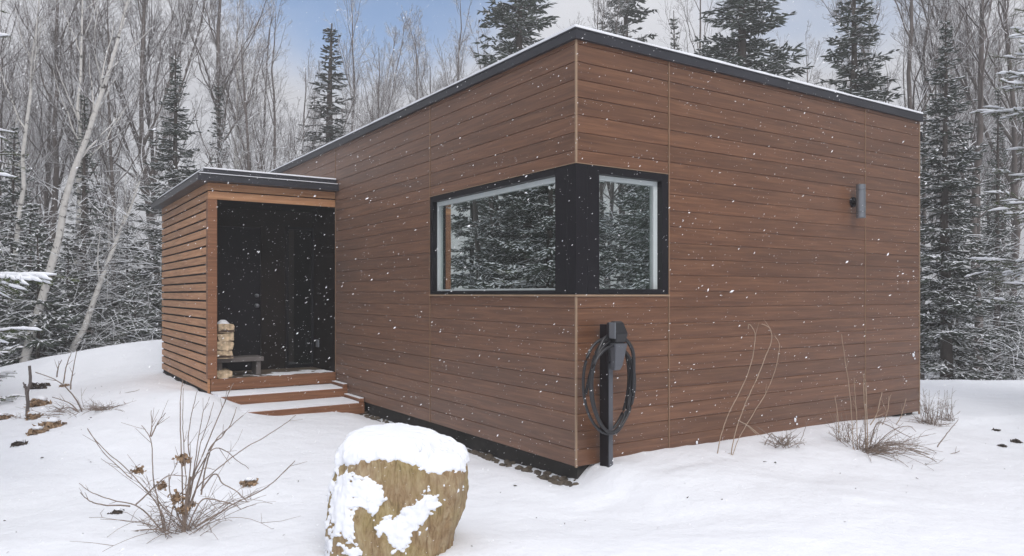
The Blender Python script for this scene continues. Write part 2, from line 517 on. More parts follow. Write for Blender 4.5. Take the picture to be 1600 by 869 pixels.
def boxpart(name, mat, parent, *boxes, bev=0.0):
    m = MB()
    for bx in boxes: m.box(*bx)
    o = m.build(name, mat, parent)
    if bev: bevel(o, bev)
    return o
def siding(axis_, c0, c1, z0, z1, plane=0.0, sign=-1, th=0.12, name="wall_panel", parent=house):
    """boards running along x ('x': face at y=plane) or along y ('y': face at x=plane)"""
    prof = []
    k0 = int(math.floor(z0 / BOARD + 1e-6)); k1 = int(math.ceil(z1 / BOARD - 1e-6))
    gdp = 0.007
    for k in range(k0, k1):
        a0, a1 = k * BOARD, (k + 1) * BOARD
        for d, z in ((gdp, a0), (0, a0 + 0.003), (0, a1 - 0.010), (gdp, a1 - 0.004)):
            if z0 <= z <= z1: prof.append((d, z))
    prof = [(prof[0][0], z0)] + [p for p in prof if z0 + 1e-4 < p[1] < z1 - 1e-4] + [(prof[-1][0], z1)]
    prof += [(th, z1), (th, z0)]
    n = len(prof)
    ns = 2
    V = []
    for c in (c0, c1):
        for d, z in prof:
            off = plane - sign * d
            V.append((c, off, z) if axis_ == 'x' else (off, c, z))
    Fq = [(i, (i + 1) % n, n + (i + 1) % n, n + i) for i in range(n)]
    m = MB()
    m.add(V, Fq)
    m.F.append((np.array([list(range(n))]), 0)); m.F.append((np.array([list(range(2 * n - 1, n - 1, -1))]), 0))
    o = m.build(name, M['siding'], parent)
    import bmesh
    bm = bmesh.new(); bm.from_mesh(o.data); bmesh.ops.recalc_face_normals(bm, faces=bm.faces); bm.to_mesh(o.data); bm.free()
    return o

S1L, S2L = 2.59, 5.53
S1R, S2R = 1.063, 4.156
h = 0.009
siding('y', 0.012, S1L - h, 0.0, WZ0 - 0.02)
siding('y', 0.012, S1L - h, WZ1 + 0.006, ZF)
siding('y', S1L + h, S2L - h, 0.0, ZF)
siding('y', S2L + h, HL - 0.02, 3.06, ZF)
boxpart("porch_shade_panel", M['darkpanel'], house, (0.002, 0.1, S2L + h, HL - 0.02, 0.0, 3.059))  # house wall inside the porch, the porch shade put into its dark colour
siding('x', 0.012, S1R - h, 0.0, WZ0 - 0.02)
siding('x', 0.012, S1R - h, WZ1 + 0.006, ZF)
siding('x', S1R + h, S2R - h, 0.0, ZF)
siding('x', S2R + h, HW - 0.012, 0.0, ZF)
siding('x', 0.02, HW - 0.02, 0.0, ZF, plane=HL, sign=1)
siding('y', 0.02, HL - 0.02, 0.0, ZF, plane=HW, sign=1)
# trims
boxpart("corner_trim", M['trim'], house, (-0.004, 0.012, -0.004, 0.012, -0.005, WZ0 - 0.02))
boxpart("corner_trim", M['trim'], house, (-0.004, 0.012, -0.004, 0.012, WZ1 + 0.006, ZF - 0.002))
boxpart("corner_trim", M['trim'], house, (HW - 0.012, HW + 0.004, -0.004, 0.012, -0.2, ZF - 0.002))
for (y, z0, z1) in ((S1L, 0.0, ZF - 0.002), (S2L, 0.0, ZF - 0.002)):
    boxpart("joint_trim", M['seam'], house, (-0.004, 0.05, y - 0.004, y + 0.006, z0, z1))
for x in (S1R, S2R):
    boxpart("joint_trim", M['seam'], house, (x - 0.004, x + 0.006, -0.004, 0.05, 0.0, ZF - 0.002))
# interior shell: floor and lining keep the rooms dark
boxpart("floor_slab", M['darkpanel'], house, (0.13, HW - 0.13, 0.13, HL - 0.13, 0.06, 0.2))
boxpart("partition", M['greywood'], house, (0.13, HW - 0.13, 3.6, 3.7, 0.21, 3.4))
boxpart("footing", M['concrete'], house, (0.06, HW - 0.05, 0.06, HL - 0.05, -0.7, -0.003))
# roof
roof = MB()
e = 0.028
roof.box(-e, HW + e, -e, HL + e, ZF, ZT - 0.012)
roof.box(-e - 0.006, HW + e + 0.006, -e - 0.006, HL + e + 0.006, ZT - 0.012, ZT)
roof.box(-e - 0.006, HW + e + 0.006, -e - 0.006, HL + e + 0.006, ZF - 0.006, ZF)
ro = roof.build("roof", M['fascia'], house); bevel(ro, 0.002, 1)

def snow_slab(name, parent, x0, x1, y0, y1, z, th, seed, step=0.12, lip=0.03):
    nx = max(3, int((x1 - x0) / step)); ny = max(3, int((y1 - y0) / step))
    xs = np.linspace(x0, x1, nx); ys = np.linspace(y0, y1, ny)
    X, Y = np.meshgrid(xs, ys)
    P = np.stack([X.ravel(), Y.ravel(), np.full(X.size, z)], -1)
    ed = np.minimum(np.minimum(X - x0, x1 - X), np.minimum(Y - y0, y1 - Y)).ravel()
    hh = th * (0.6 + 0.4 * smooth(0, 0.25, ed)) * (1 + 0.35 * fbm(P, 2.0, seed, 3))
    jit = 0.25 * step * np.stack([fbm(P, 4.0, seed + 5, 2), fbm(P, 4.0, seed + 9, 2)], -1)
    V = P.copy(); V[:, 2] = z + np.maximum(hh, 0.004)
    V[:, :2] += np.where((ed < 1e-6)[:, None], -np.abs(jit) * np.sign(np.stack([X.ravel() - (x0 + x1) / 2, Y.ravel() - (y0 + y1) / 2], -1)) * 0.6, 0)
    Bt = V.copy(); Bt[:, 2] = z
    m = MB()
    n = len(V); ii = np.arange(n).reshape(ny, nx)
    q = np.stack([ii[:-1, :-1], ii[:-1, 1:], ii[1:, 1:], ii[1:, :-1]], -1).reshape(-1, 4)
    per = list(ii[0]) + list(ii[1:, -1]) + list(ii[-1, -2::-1]) + list(ii[-2:0:-1, 0])
    sd = [(per[i] + n, per[(i + 1) % len(per)] + n, per[(i + 1) % len(per)], per[i]) for i in range(len(per))]
    m.add(np.vstack([V, Bt]), np.vstack([q, np.array(sd)]))
    return m.build(name, M['snow'], parent, smooth=False)
snow_slab("snow_layer", ro, -e, HW + e, -e, HL + e, ZT, 0.04, 4)
boxpart("gutter", M['black'], house, (HW + 0.035, HW + 0.16, 0.05, HL - 0.1, 3.30, 3.42), bev=0.004)
snow_slab("snow_layer", house, HW + 0.036, HW + 0.158, 0.055, HL - 0.12, 3.42, 0.02, 8, step=0.06)

# corner window
win = MB()
def wb(*a): win.box(*a)
PL, PR = 0.2795, 0.246      # black corner panels
fr = 0.055
D0, D1 = -0.006, 0.15
# window-wall side frame (x from D0 in)
wb(D0, D1, S1L - fr - 0.004, S1L - 0.010, WZ0, WZ1)
wb(D0, D1, PL, S1L - fr - 0.004, WZ1 - 0.06, WZ1)
wb(D0, D1, PL, S1L - fr - 0.004, WZ0, WZ0 + 0.035)
# corner panels as one post
wb(D0, D1, 0.115, PL, WZ0, WZ1)
wb(0.115, PR, D0, D1, WZ0, WZ1)
wb(D0, 0.1149, D0, 0.1149, WZ0, WZ1)
# lamp-wall side frame
wb(S1R - fr - 0.03, S1R - 0.010, D0, D1, WZ0, WZ1)
wb(PR, S1R - fr - 0.03, D0, D1, WZ1 - 0.065, WZ1)
wb(PR, S1R - fr - 0.03, D0, D1, WZ0, WZ0 + 0.045)
wf = win.build("window_frame", M['black'], house); bevel(wf, 0.003, 1)
boxpart("corner_cap", M['black'], wf, (-0.0085, 0.02, -0.0085, 0.02, WZ0 + 0.001, WZ1 - 0.001))
boxpart("sill", M['trim'], house, (-0.016, 0.03, -0.016, S1L - 0.002, WZ0 - 0.018, WZ0 - 0.002), (0.0305, S1R - 0.002, -0.016, 0.03, WZ0 - 0.018, WZ0 - 0.002))
boxpart("head_flashing", M['trim'], house, (-0.012, 0.03, -0.012, S1L - 0.002, WZ1 + 0.001, WZ1 + 0.006), (0.0305, S1R - 0.002, -0.012, 0.03, WZ1 + 0.001, WZ1 + 0.006))
# white inner sashes
ya, yb = PL, S1L - fr - 0.004
z0, z1 = WZ0 + 0.035, WZ1 - 0.06
boxpart("sash", M['white'], house, (0.055, 0.125, yb - 0.042, yb - 0.001, z0, z1), (0.055, 0.125, ya + 0.001, yb - 0.042, z1 - 0.045, z1), (0.055, 0.125, ya + 0.001, yb - 0.042, z0, z0 + 0.018), bev=0.003)
boxpart("window_pane", M['glass'], house, (0.080, 0.086, ya, yb - 0.043, z0 + 0.019, z1 - 0.046))
boxpart("inner_lining", M['white'], house, (0.151, 0.30, yb - 0.03, yb, z0, z1), (0.151, 0.30, ya, yb - 0.03, z1 - 0.02, z1), (0.151, 0.30, ya, yb - 0.03, z0 - 0.02, z0))
boxpart("blind", M['white'], house, (0.135, 0.150, yb - 0.20, yb - 0.06, z0 + 0.02, z1 - 0.02))
xa, xb = PR, S1R - fr - 0.03
z0r, z1r = WZ0 + 0.045, WZ1 - 0.065
boxpart("sash", M['white'], house, (xb - 0.05, xb - 0.001, 0.055, 0.125, z0r, z1r), (xa + 0.001, xb - 0.05, 0.055, 0.125, z1r - 0.04, z1r), bev=0.003)
boxpart("window_pane", M['glass'], house, (xa, xb - 0.051, 0.080, 0.086, z0r, z1r - 0.041))
boxpart("inner_lining", M['white'], house, (xb - 0.03, xb, 0.151, 0.30, z0r, z1r), (xa, xb - 0.03, 0.151, 0.30, z1r - 0.02, z1r))
# entrance seen inside the porch: door, side panel and sidelight in the porch's back plane
BY = 6.47
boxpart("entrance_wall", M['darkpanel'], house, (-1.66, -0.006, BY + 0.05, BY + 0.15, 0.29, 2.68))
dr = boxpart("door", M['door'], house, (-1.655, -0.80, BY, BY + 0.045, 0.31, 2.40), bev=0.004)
boxpart("door_frame", M['darkpanel'], dr, (-0.798, -0.765, BY - 0.02, BY + 0.049, 0.305, 2.44), (-1.658, -0.80, BY - 0.02, BY + 0.049, 2.402, 2.44))
for zz, rr, nm in ((1.25, 0.032, "door_knob"), (1.40, 0.027, "deadbolt")):
    m = MB()
    an = np.linspace(0, 2 * np.pi, 17)[:-1]
    P = np.array([[-0.86, BY - 0.001, zz], [-0.86, BY - 0.012, zz], [-0.86, BY - 0.03, zz], [-0.86, BY - 0.055, zz], [-0.86, BY - 0.066, zz]])
    m.tubes(P, [rr, rr, rr * 0.5, rr * 0.9, rr * 0.5], 14, cap=True)
    m.build(nm, M['steel'], dr, smooth=True)
boxpart("sidelight", M['darkglass'], house, (-0.385, -0.03, BY + 0.02, BY + 0.03, 0.36, 2.40))
boxpart("sidelight_frame", M['door'], house, (-0.42, -0.386, BY - 0.01, BY + 0.049, 0.305, 2.44), (-0.029, -0.004, BY - 0.01, BY + 0.049, 0.305, 2.44), (-0.386, -0.029, BY - 0.01, BY + 0.049, 2.402, 2.44), (-0.386, -0.029, BY - 0.01, BY + 0.049, 0.305, 0.358))
ol = boxpart("wall_outlet", M['steel'], house, (-0.03, -0.002, 6.20, 6.29, 0.62, 0.73), bev=0.006)

# ------------------------------------------------------------------ entrance porch
PW, PF, PB = 1.73, 5.53, 9.2
porch = thing("entrance_porch", "box porch of orange cedar slats with a black open front and snowy flat roof", "porch", W(0, 0), HRZ)
m = MB()
pit = 0.1205
z = 0.14
while z < 2.87:
    zt = min(z + 0.094, 2.884)
    m.box(-PW, -PW + 0.022, PF + 0.03, PB, z, zt)
    z += pit
bevel(m.build("slat_wall", M['cedar'], porch), 0.003, 1)
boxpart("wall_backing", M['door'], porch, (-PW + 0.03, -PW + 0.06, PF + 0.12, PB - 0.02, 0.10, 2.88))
boxpart("base_skirt", M['concrete'], porch, (-PW + 0.01, -PW + 0.05, PF + 0.14, PB - 0.02, -0.4, 0.09))
boxpart("corner_post", M['step'], porch, (-PW - 0.002, -PW + 0.115, PF, PF + 0.115, 0.306, 2.665), bev=0.004)
boxpart("end_board", M['cedar'], porch, (-PW - 0.003, -PW + 0.028, PF + 0.002, PF + 0.026, 0.12, 0.3), bev=0.002)
boxpart("fascia_board", M['cedar'], porch, (-PW - 0.001, -0.006, PF - 0.002, PF + 0.03, 2.668, 2.772), bev=0.003)
boxpart("fascia_board", M['cedar'], porch, (-PW - 0.001, -0.006, PF - 0.002, PF + 0.03, 2.786, 2.883), bev=0.003)
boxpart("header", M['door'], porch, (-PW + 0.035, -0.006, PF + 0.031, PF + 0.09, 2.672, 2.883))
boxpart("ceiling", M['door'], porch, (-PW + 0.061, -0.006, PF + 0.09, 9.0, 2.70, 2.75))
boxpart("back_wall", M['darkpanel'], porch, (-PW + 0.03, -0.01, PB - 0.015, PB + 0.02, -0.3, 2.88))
pr = MB()
pr.box(-1.88, -0.006, 5.38, 9.35, 2.885, 2.968)
pr.box(-1.888, -0.006, 5.372, 9.358, 2.968, 2.978)
pr.box(-1.79, -0.007, 5.47, 9.30, 2.978, 3.045)
pr.box(-1.796, -0.007, 5.464, 9.306, 3.045, 3.055)
pro = pr.build("roof", M['fascia'], porch); bevel(pro, 0.002, 1)
snow_slab("snow_layer", pro, -1.793, -0.012, 5.468, 9.29, 3.055, 0.03, 14, step=0.07)
snow_slab("snow_ledge", pro, -1.87, -0.012, 5.385, 5.462, 2.978, 0.018, 15, step=0.035)
snow_slab("snow_ledge", pro, -1.875, -1.80, 5.463, 9.34, 2.978, 0.015, 16, step=0.035)
boxpart("deck", M['deck'], porch, (-PW + 0.031, -0.006, PF + 0.002, 6.5, 0.255, 0.30))
boxpart("deck_fascia", M['step'], porch, (-PW + 0.03, -0.006, PF - 0.035, PF, 0.15, 0.304), bev=0.004)
# dusting of blown-in snow on the deck
def dusting(name, parent, x0, x1, y0, y1, z, seed, thr, step=0.012):
    xs = np.arange(x0, x1, step); ys = np.arange(y0, y1, step)
    X, Y = np.meshgrid(xs, ys)
    P = np.stack([X.ravel() + 30, Y.ravel(), np.zeros(X.size)], -1)
    t_ = fbm(P, 6, seed, 4) + 0.55 * (1 - (Y.ravel() - y0) / (y1 - y0)) - thr + 0.3 * smooth(x0, x1, X.ravel())
    V = np.stack([X.ravel(), Y.ravel(), z + np.clip(t_ * 0.02, -0.004, 0.009)], -1)
    ii = np.arange(X.size).reshape(X.shape)
    q = np.stack([ii[:-1, :-1], ii[:-1, 1:], ii[1:, 1:], ii[1:, :-1]], -1).reshape(-1, 4)
    keep = t_[q].max(1) > -0.05
    m_ = MB(); m_.add(V, q[keep])
    return m_.build(name, M['snow'], parent, smooth=True)
dusting("blown_snow", porch, -1.55, -0.02, PF - 0.02, PF + 0.6, 0.3035, 31, 0.55)

# steps
steps = thing("entrance_steps", "two wide brown wooden steps heaped with snow below the porch", "steps", W(0, 0), HRZ)
for k, (yf, yb_, zt) in enumerate(((5.02, PF - 0.036, 0.125), (4.43, 5.019, -0.005))):
    boxpart("riser", M['step'], steps, (-PW + 0.02, -0.01, yf, yf + 0.04, zt - 0.14, zt), bev=0.005)
    boxpart("tread", M['step'], steps, (-PW + 0.02, -0.01, yf + 0.041, yb_, zt - 0.04, zt), bev=0.004)
    boxpart("stringer_cap", M['step'], steps, (-0.075, -0.008, yf + 0.02, yb_ - 0.01, zt + 0.001, zt + 0.055), bev=0.004)
    snow_slab("snow_layer", steps, -PW + 0.025, -0.08, yf + 0.012, yb_ - 0.004, zt + 0.0005, 0.03, 20 + k, step=0.05)
    snow_slab("snow_cap", steps, -0.072, -0.01, yf + 0.025, yb_ - 0.015, zt + 0.055, 0.012, 24 + k, step=0.03)

# ------------------------------------------------------------------ firewood on the porch
bench = thing("low_bench", "low grey plank bench on the porch deck behind the firewood", "bench", W(-1.3, 5.8, 0.3), HRZ)
boxpart("plank", M['greywood'], bench, (-0.30, 0.33, -0.12, 0.2, 0.20, 0.26), bev=0.004)
boxpart("leg", M['greywood'], bench, (-0.27, -0.21, -0.08, 0.16, 0.0, 0.198))
boxpart("leg", M['greywood'], bench, (0.24, 0.30, -0.08, 0.16, 0.0, 0.198))
def log_mesh(seed, wd, ht, ln):
    """a split log, bark on one side, lying along local y"""
    rg = np.random.default_rng(seed)
    k = 8; n = 5
    an = np.linspace(0, 2 * np.pi, k, endpoint=False)
    an = an + rg.normal(0, 0.12, k)
    c = np.sign(np.cos(an)) * np.abs(np.cos(an)) ** 0.4 * wd / 2
    s_ = np.sign(np.sin(an)) * np.abs(np.sin(an)) ** 0.4 * ht / 2
    c = c * (1 + rg.normal(0, 0.07, k)); s_ = s_ * (1 + rg.normal(0, 0.09, k))
    V = []
    for j in range(n):
        y = (j / (n - 1) - 0.5) * ln
        for i in range(k):
            V.append((c[i] + rg.normal(0, 0.003), y + rg.normal(0, 0.004), s_[i] + rg.normal(0, 0.003) + ht / 2))
    m_ = MB()
    ii = np.arange(n * k).reshape(n, k)
    q = np.stack([ii[:-1], np.roll(ii, -1, 1)[:-1], np.roll(ii, -1, 1)[1:], ii[1:]], -1).reshape(-1, 4)
    m_.add(V, q[::1])
    m_.F[-1] = (q, 0)
    m_.F.append((np.array([ii[0][::-1]]), 0)); m_.F.append((np.array([ii[-1]]), 0))
    return m_
# stack across the view: logs lie along the porch front, ends hidden by the post
stack_z = [(0.002, 0.10, 0.205, "lowest split log resting on the deck under the bench", 0)]
zz = 0.262
descr = ["split log lying directly on the porch bench, flaky bark showing", "pale split log with a knot in the middle of the stack",
         "yellowish split log third up in the firewood stack", "round topped log crowning the firewood stack under a snow cap"]
for k, hh in enumerate((0.115, 0.125, 0.11, 0.125)):
    stack_z.append((zz, hh, 0.225 - 0.008 * (k % 2), descr[k], k + 1)); zz += hh - 0.004
for (z_, hh, wd, lb, k) in stack_z:
    o = log_mesh(40 + k, wd, hh, 0.34).build("split_log", M['split'], None)
    p = W(-1.50, 5.73 + 0.01 * (k % 2), 0.30 + z_)
    o.location = p; o.rotation_euler = (0, 0, HRZ + (k - 2) * 0.03)
    tag(o, lb, "firewood", "split logs stacked on the porch")
    if k in (1, 4):
        bk = MB()
        yy = np.linspace(-0.165, 0.165, 6)
        for j in range(5):
            bk.box(-0.10 + 0.02 * j, -0.075 + 0.045 * j, -0.174, -0.168, hh * 0.12, hh * (0.3 + 0.05 * (j % 3)))
        bk.build("bark", M['bark_fw'], o)
    if k == 4:
        n = 14
        u = np.linspace(-1, 1, n)
        X, Y = np.meshgrid(u, u)
        rr2 = np.hypot(X, Y)
        P = np.stack([X.ravel(), Y.ravel(), 0 * X.ravel()], -1)
        hz_ = np.maximum(0, 1 - rr2.ravel() ** 2.5) * (0.055 + 0.012 * fbm(P, 2.5, 3, 3)) + hh * 0.93 - 0.03 * rr2.ravel() ** 2
        m_ = MB(); ii = np.arange(n * n).reshape(n, n)
        q = np.stack([ii[:-1, :-1], ii[:-1, 1:], ii[1:, 1:], ii[1:, :-1]], -1).reshape(-1, 4)
        keep = (rr2.ravel()[q].min(1) < 1)
        m_.add(np.stack([X.ravel() * 0.10, Y.ravel() * 0.16, hz_], -1), q[keep])
        m_.build("snow_cap", M['snow'], o, smooth=True)

# ------------------------------------------------------------------ wall lamp
LB, LZ = 3.905, 2.44
lamp = thing("wall_lamp", "grey metal cylinder wall lamp on the brown siding", "wall lamp", W(LB, 0, LZ), HRZ)
m = MB()
prof = [(-0.185, 0.044), (-0.183, 0.05), (-0.125, 0.05), (-0.123, 0.046), (-0.117, 0.046), (-0.115, 0.05), (0.115, 0.05), (0.117, 0.046), (0.123, 0.046), (0.125, 0.05), (0.183, 0.05), (0.185, 0.044), (0.17, 0.040)]
m.tubes(np.array([(0, -0.10, p[0]) for p in prof]), [p[1] for p in prof], 24, cap=True)
so = m.build("lamp_body", M['steel'], lamp, smooth=False)
m = MB(); m.tubes(np.array([(0, -0.002, 0), (0, -0.02, 0), (0, -0.0201, 0), (0, -0.06, 0)]), [0.055, 0.055, 0.035, 0.035], 20, cap=True)
m.build("wall_mount", M['black'], lamp)

# ------------------------------------------------------------------ car charger
EB = 0.239
gzc = gz(*W(EB, -0.10)[:2])
ev = thing("car_charger", "slim black car charging post with coiled cable beside the house corner", "car charger", W(EB, -0.10, 0), HRZ)
boxpart("post", M['post'], ev, (-0.025, 0.025, -0.055, 0.055, -0.25, 1.17), bev=0.004)
boxpart("post_face", M['plastic'], ev, (-0.022, 0.022, -0.0585, -0.0555, -0.2, 0.85))
boxpart("wall_box", M['post'], ev, (-0.05, 0.05, -0.09, -0.056, 0.86, 1.19), bev=0.012)
# tapered holster
m = MB()
def ring(z_, x0, x1, y0, y1):
    return [(x0, y0, z_), (x1, y0, z_), (x1, y1, z_), (x0, y1, z_)]
V = ring(0.80, -0.03, 0.035, -0.135, -0.091) + ring(0.84, -0.035, 0.05, -0.15, -0.091) + ring(1.02, -0.045, 0.085, -0.17, -0.091)
q = [(0, 3, 2, 1), (8, 9, 10, 11)]
for k in (0, 4):
    for i in range(4):
        q.append((k + i, k + (i + 1) % 4, k + 4 + (i + 1) % 4, k + 4 + i))
m.add(V, q); bevel(m.build("holster", M['plastic'], ev), 0.008, 2)
m = MB()
V = ring(1.022, -0.03, 0.075, -0.155, -0.091) + ring(1.10, -0.04, 0.085, -0.175, -0.091) + ring(1.185, -0.045, 0.06, -0.15, -0.091) + ring(1.20, -0.035, 0.045, -0.14, -0.095)
q = [(0, 3, 2, 1), (12, 13, 14, 15)]
for k in (0, 4, 8):
    for i in range(4):
        q.append((k + i, k + (i + 1) % 4, k + 4 + (i + 1) % 4, k + 4 + i))
m.add(V, q); bevel(m.build("plug_handle", M['rubber'], ev), 0.012, 3)
boxpart("edge_highlight", M['steel'], ev, (-0.056, -0.0465, -0.172, -0.10, 1.06, 1.19), bev=0.002)  # highlight on the left edge, built as a pale strip
# coiled cable
m = MB()
for k, (cx, rx, zc, rzv, dy, ph) in enumerate(((-0.05, 0.255, 0.67, 0.385, -0.075, 0.0), (-0.02, 0.222, 0.655, 0.37, -0.10, 0.02), (-0.035, 0.245, 0.65, 0.35, -0.125, -0.03), (0.0, 0.205, 0.68, 0.38, -0.05, 0.05))):
    t_ = np.linspace(0.5 * np.pi, 2.5 * np.pi, 64)
    x = cx + rx * np.cos(t_) * (1 + 0.04 * np.sin(2 * t_ + k)); z_ = zc + rzv * np.sin(t_ + 0.12 * np.cos(t_))
    y = dy + 0.02 * np.sin(t_ * 1.0 + k)
    m.tubes(np.stack([x, y, z_], -1), np.full(64, 0.0125), 10)
lead = catmull([(0.075, -0.15, 1.05), (0.12, -0.15, 1.01), (0.17, -0.14, 0.93), (0.195, -0.12, 0.78), (0.205, -0.10, 0.6)], 8)
m.tubes(lead, np.full(len(lead), 0.016), 10)
lead = catmull([(-0.03, -0.06, 1.08), (-0.09, -0.07, 1.05), (-0.16, -0.08, 0.95), (-0.23, -0.08, 0.8), (-0.285, -0.08, 0.62)], 8)
m.tubes(lead, np.full(len(lead), 0.0135), 10)
m.build("charging_cable", M['rubber'], ev, smooth=True)

# snow stuck on the wall
def lump(r, seed, sq=(1, 1, 1), n=10):
    m_ = MB(); th_ = np.linspace(0, np.pi, n); ph_ = np.linspace(0, 2 * np.pi, 2 * n, endpoint=False)
    T, Pp = np.meshgrid(th_, ph_, indexing='ij')
    D = np.stack([np.sin(T) * np.cos(Pp), np.sin(T) * np.sin(Pp), np.cos(T)], -1).reshape(-1, 3)
    rr = r * (1 + 0.45 * fbm(D + 5, 1.6, seed, 3))
    V = D * rr[:, None] * np.array(sq)
    ii = np.arange(n * 2 * n).reshape(n, 2 * n)
    q = np.stack([ii[:-1], ii[1:], np.roll(ii, -1, 1)[1:], np.roll(ii, -1, 1)[:-1]], -1).reshape(-1, 4)
    m_.add(V, q)
    return m_
def join(ms):
    r_ = MB()
    for mm, off in ms:
        base = r_.n
        Vv = np.concatenate(mm.V) + np.array(off)
        r_.V.append(Vv); r_.n += len(Vv)
        for Fc, mi in mm.F: r_.F.append((Fc + base, mi))
    return r_
for (b_, z_, lb, sd, r_) in ((5.16, 0.69, "white snow splat stuck on the siding near the far corner trim", 1, 0.017),
                             (2.88, 0.12, "small snow splat low on the siding above the dry tuft", 2, 0.015),
                             (1.42, 0.045, "snow bits on the siding just above the drift left of three bent stems", 3, 0.011)):
    mm = join([(lump(r_, sd, (1.2, 0.5, 1.5)), (0, 0, 0)), (lump(r_ * 0.7, sd + 5, (1.4, 0.5, 1)), (0.03, 0, -0.045)), (lump(r_ * 0.55, sd + 9, (1, 0.5, 1)), (0.02, 0, 0.03))])
    o = mm.build("snow_splat", M['snow'], None, smooth=True, loc=W(b_, -0.006, z_)); o.rotation_euler = (0, 0, HRZ)
    tag(o, lb, "snow", "snow splats on the lamp wall")

# gravel under the window wall
m = MB(); parts = []
for k in range(260):
    a_ = rnd.uniform(0.0, 5.0); b_ = rnd.uniform(-0.07, 0.05)
    p = W(b_, a_); r_ = rnd.choice((0.012, 0.016, 0.02, 0.026, 0.034))
    parts.append((lump(r_, k % 40, (1.2, 1, 0.75), 6), (p[0], p[1], gz(p[0], p[1]) + r_ * 0.35)))
gv = join(parts).build("gravel", M['stone'], None, smooth=True); gv["kind"] = "stuff"

# crumbs of bark and leaf blown onto the snow
m = MB(); rgc = np.random.default_rng(77)
for k in range(150):
    Yc = rgc.uniform(4.4, 12); xc = (rgc.uniform(-20, 1620) - 800) / 1170 * Yc
    ac = (xc - CX) * ULX + (Yc - CY) * ULY; bc = (xc - CX) * URX + (Yc - CY) * URY
    if (ac > -0.3 and bc > -0.3) or (ac > 4 and bc > -2.2): continue
    rc = rgc.choice((0.004, 0.005, 0.007, 0.012)); d1 = rgc.normal(0, 1, 3); d2 = rgc.normal(0, 1, 3)
    d1[2] *= 0.3; d2[2] *= 0.3; c_ = np.array([xc, Yc, gz(xc, Yc) + 0.004])
    m.add([c_ - d1 * rc, c_ + d2 * rc * 0.5 + np.array([0, 0, rc * 0.6]), c_ + d1 * rc, c_ - d2 * rc * 0.5], [(0, 1, 2), (0, 2, 3), (1, 3, 2), (0, 3, 1)])
o = m.build("forest_litter", M['darkleaf'], None); o["kind"] = "stuff"

# ------------------------------------------------------------------ tree stump
SX, SY, SZ0, SH = -0.69, 4.55, -0.35, 0.94
st = thing("tree_stump", "big tan weathered stump plastered with snow in front of the house", "tree stump", (SX, SY, SZ0))
nz_, na = 200, 360
tz = np.linspace(0, 1, nz_); an = np.linspace(0, 2 * np.pi, na, endpoint=False)
TZ, AN = np.meshgrid(tz, an, indexing='ij')
ex = 0.62
planes = ((180, 0.43), (-128, 0.43), (-88, 0.335), (-38, 0.425), (0, 0.385), (48, 0.42), (95, 0.36), (142, 0.42))
rs = sum(np.maximum(np.cos(AN - math.radians(a_)) / d_, 0.0) ** 14 for a_, d_ in planes) ** (-1 / 14)
cx_ = np.cos(AN) * rs; sy_ = np.sin(AN) * rs
top = np.clip((TZ - 0.82) / 0.18, 0, 1)
round_ = np.sqrt(np.maximum(1 - top ** 3.0, 0.0))
left = 1.03 - 0.19 * smooth(0.45, 1.0, TZ); right = 0.95 + 0.13 * smooth(0.3, 0.75, TZ) - 0.05 * smooth(0.8, 1, TZ)
rx_ = np.where(np.cos(AN) < 0, left, right)
X = cx_ * rx_ * round_ * 0.91; Y = sy_ * (1 - 0.12 * TZ) * round_
Zs = TZ * SH * 1.0
Zs = np.where(TZ > 0.82, SH * (0.82 + 0.11 * np.sin(top * np.pi / 2)), Zs)
# the top slopes down to the right
Zs = Zs - 0.10 * smooth(-0.1, 0.45, X) * smooth(0.6, 1.0, TZ) * 0.95
Pn = np.stack([X.ravel(), Y.ravel(), Zs.ravel()], -1)
nrm = np.stack([np.cos(AN).ravel(), np.sin(AN).ravel(), top.ravel() * 0.9], -1); nrm /= np.linalg.norm(nrm, axis=1, keepdims=True) + 1e-9
disp = 0.034 * fbm(Pn + 3, 3.0, 2, 3) + 0.018 * fbm(Pn * np.array([1, 1, 0.22]) + 9, 26.0, 5, 3) + 0.006 * fbm(Pn, 30, 8, 2)
# torn fin at the right front edge
fin = np.exp(-((Pn[:, 0] - 0.36) / 0.05) ** 2) * smooth(0.30, 0.5, Zs.ravel() / SH) * (Pn[:, 1] < 0.2)
disp = disp + 0.03 * fin - 0.03 * np.exp(-((Pn[:, 0] - 0.24) / 0.05) ** 2) * smooth(0.2, 0.4, Zs.ravel() / SH) * (Pn[:, 1] < 0)
Vst = Pn + nrm * disp[:, None]
ii = np.arange(nz_ * na).reshape(nz_, na)
q = np.stack([ii[:-1], np.roll(ii, -1, 1)[:-1], np.roll(ii, -1, 1)[1:], ii[1:]], -1).reshape(-1, 4)
m = MB(); m.add(Vst, q); m.F.append((np.array([ii[-1]]), 0))

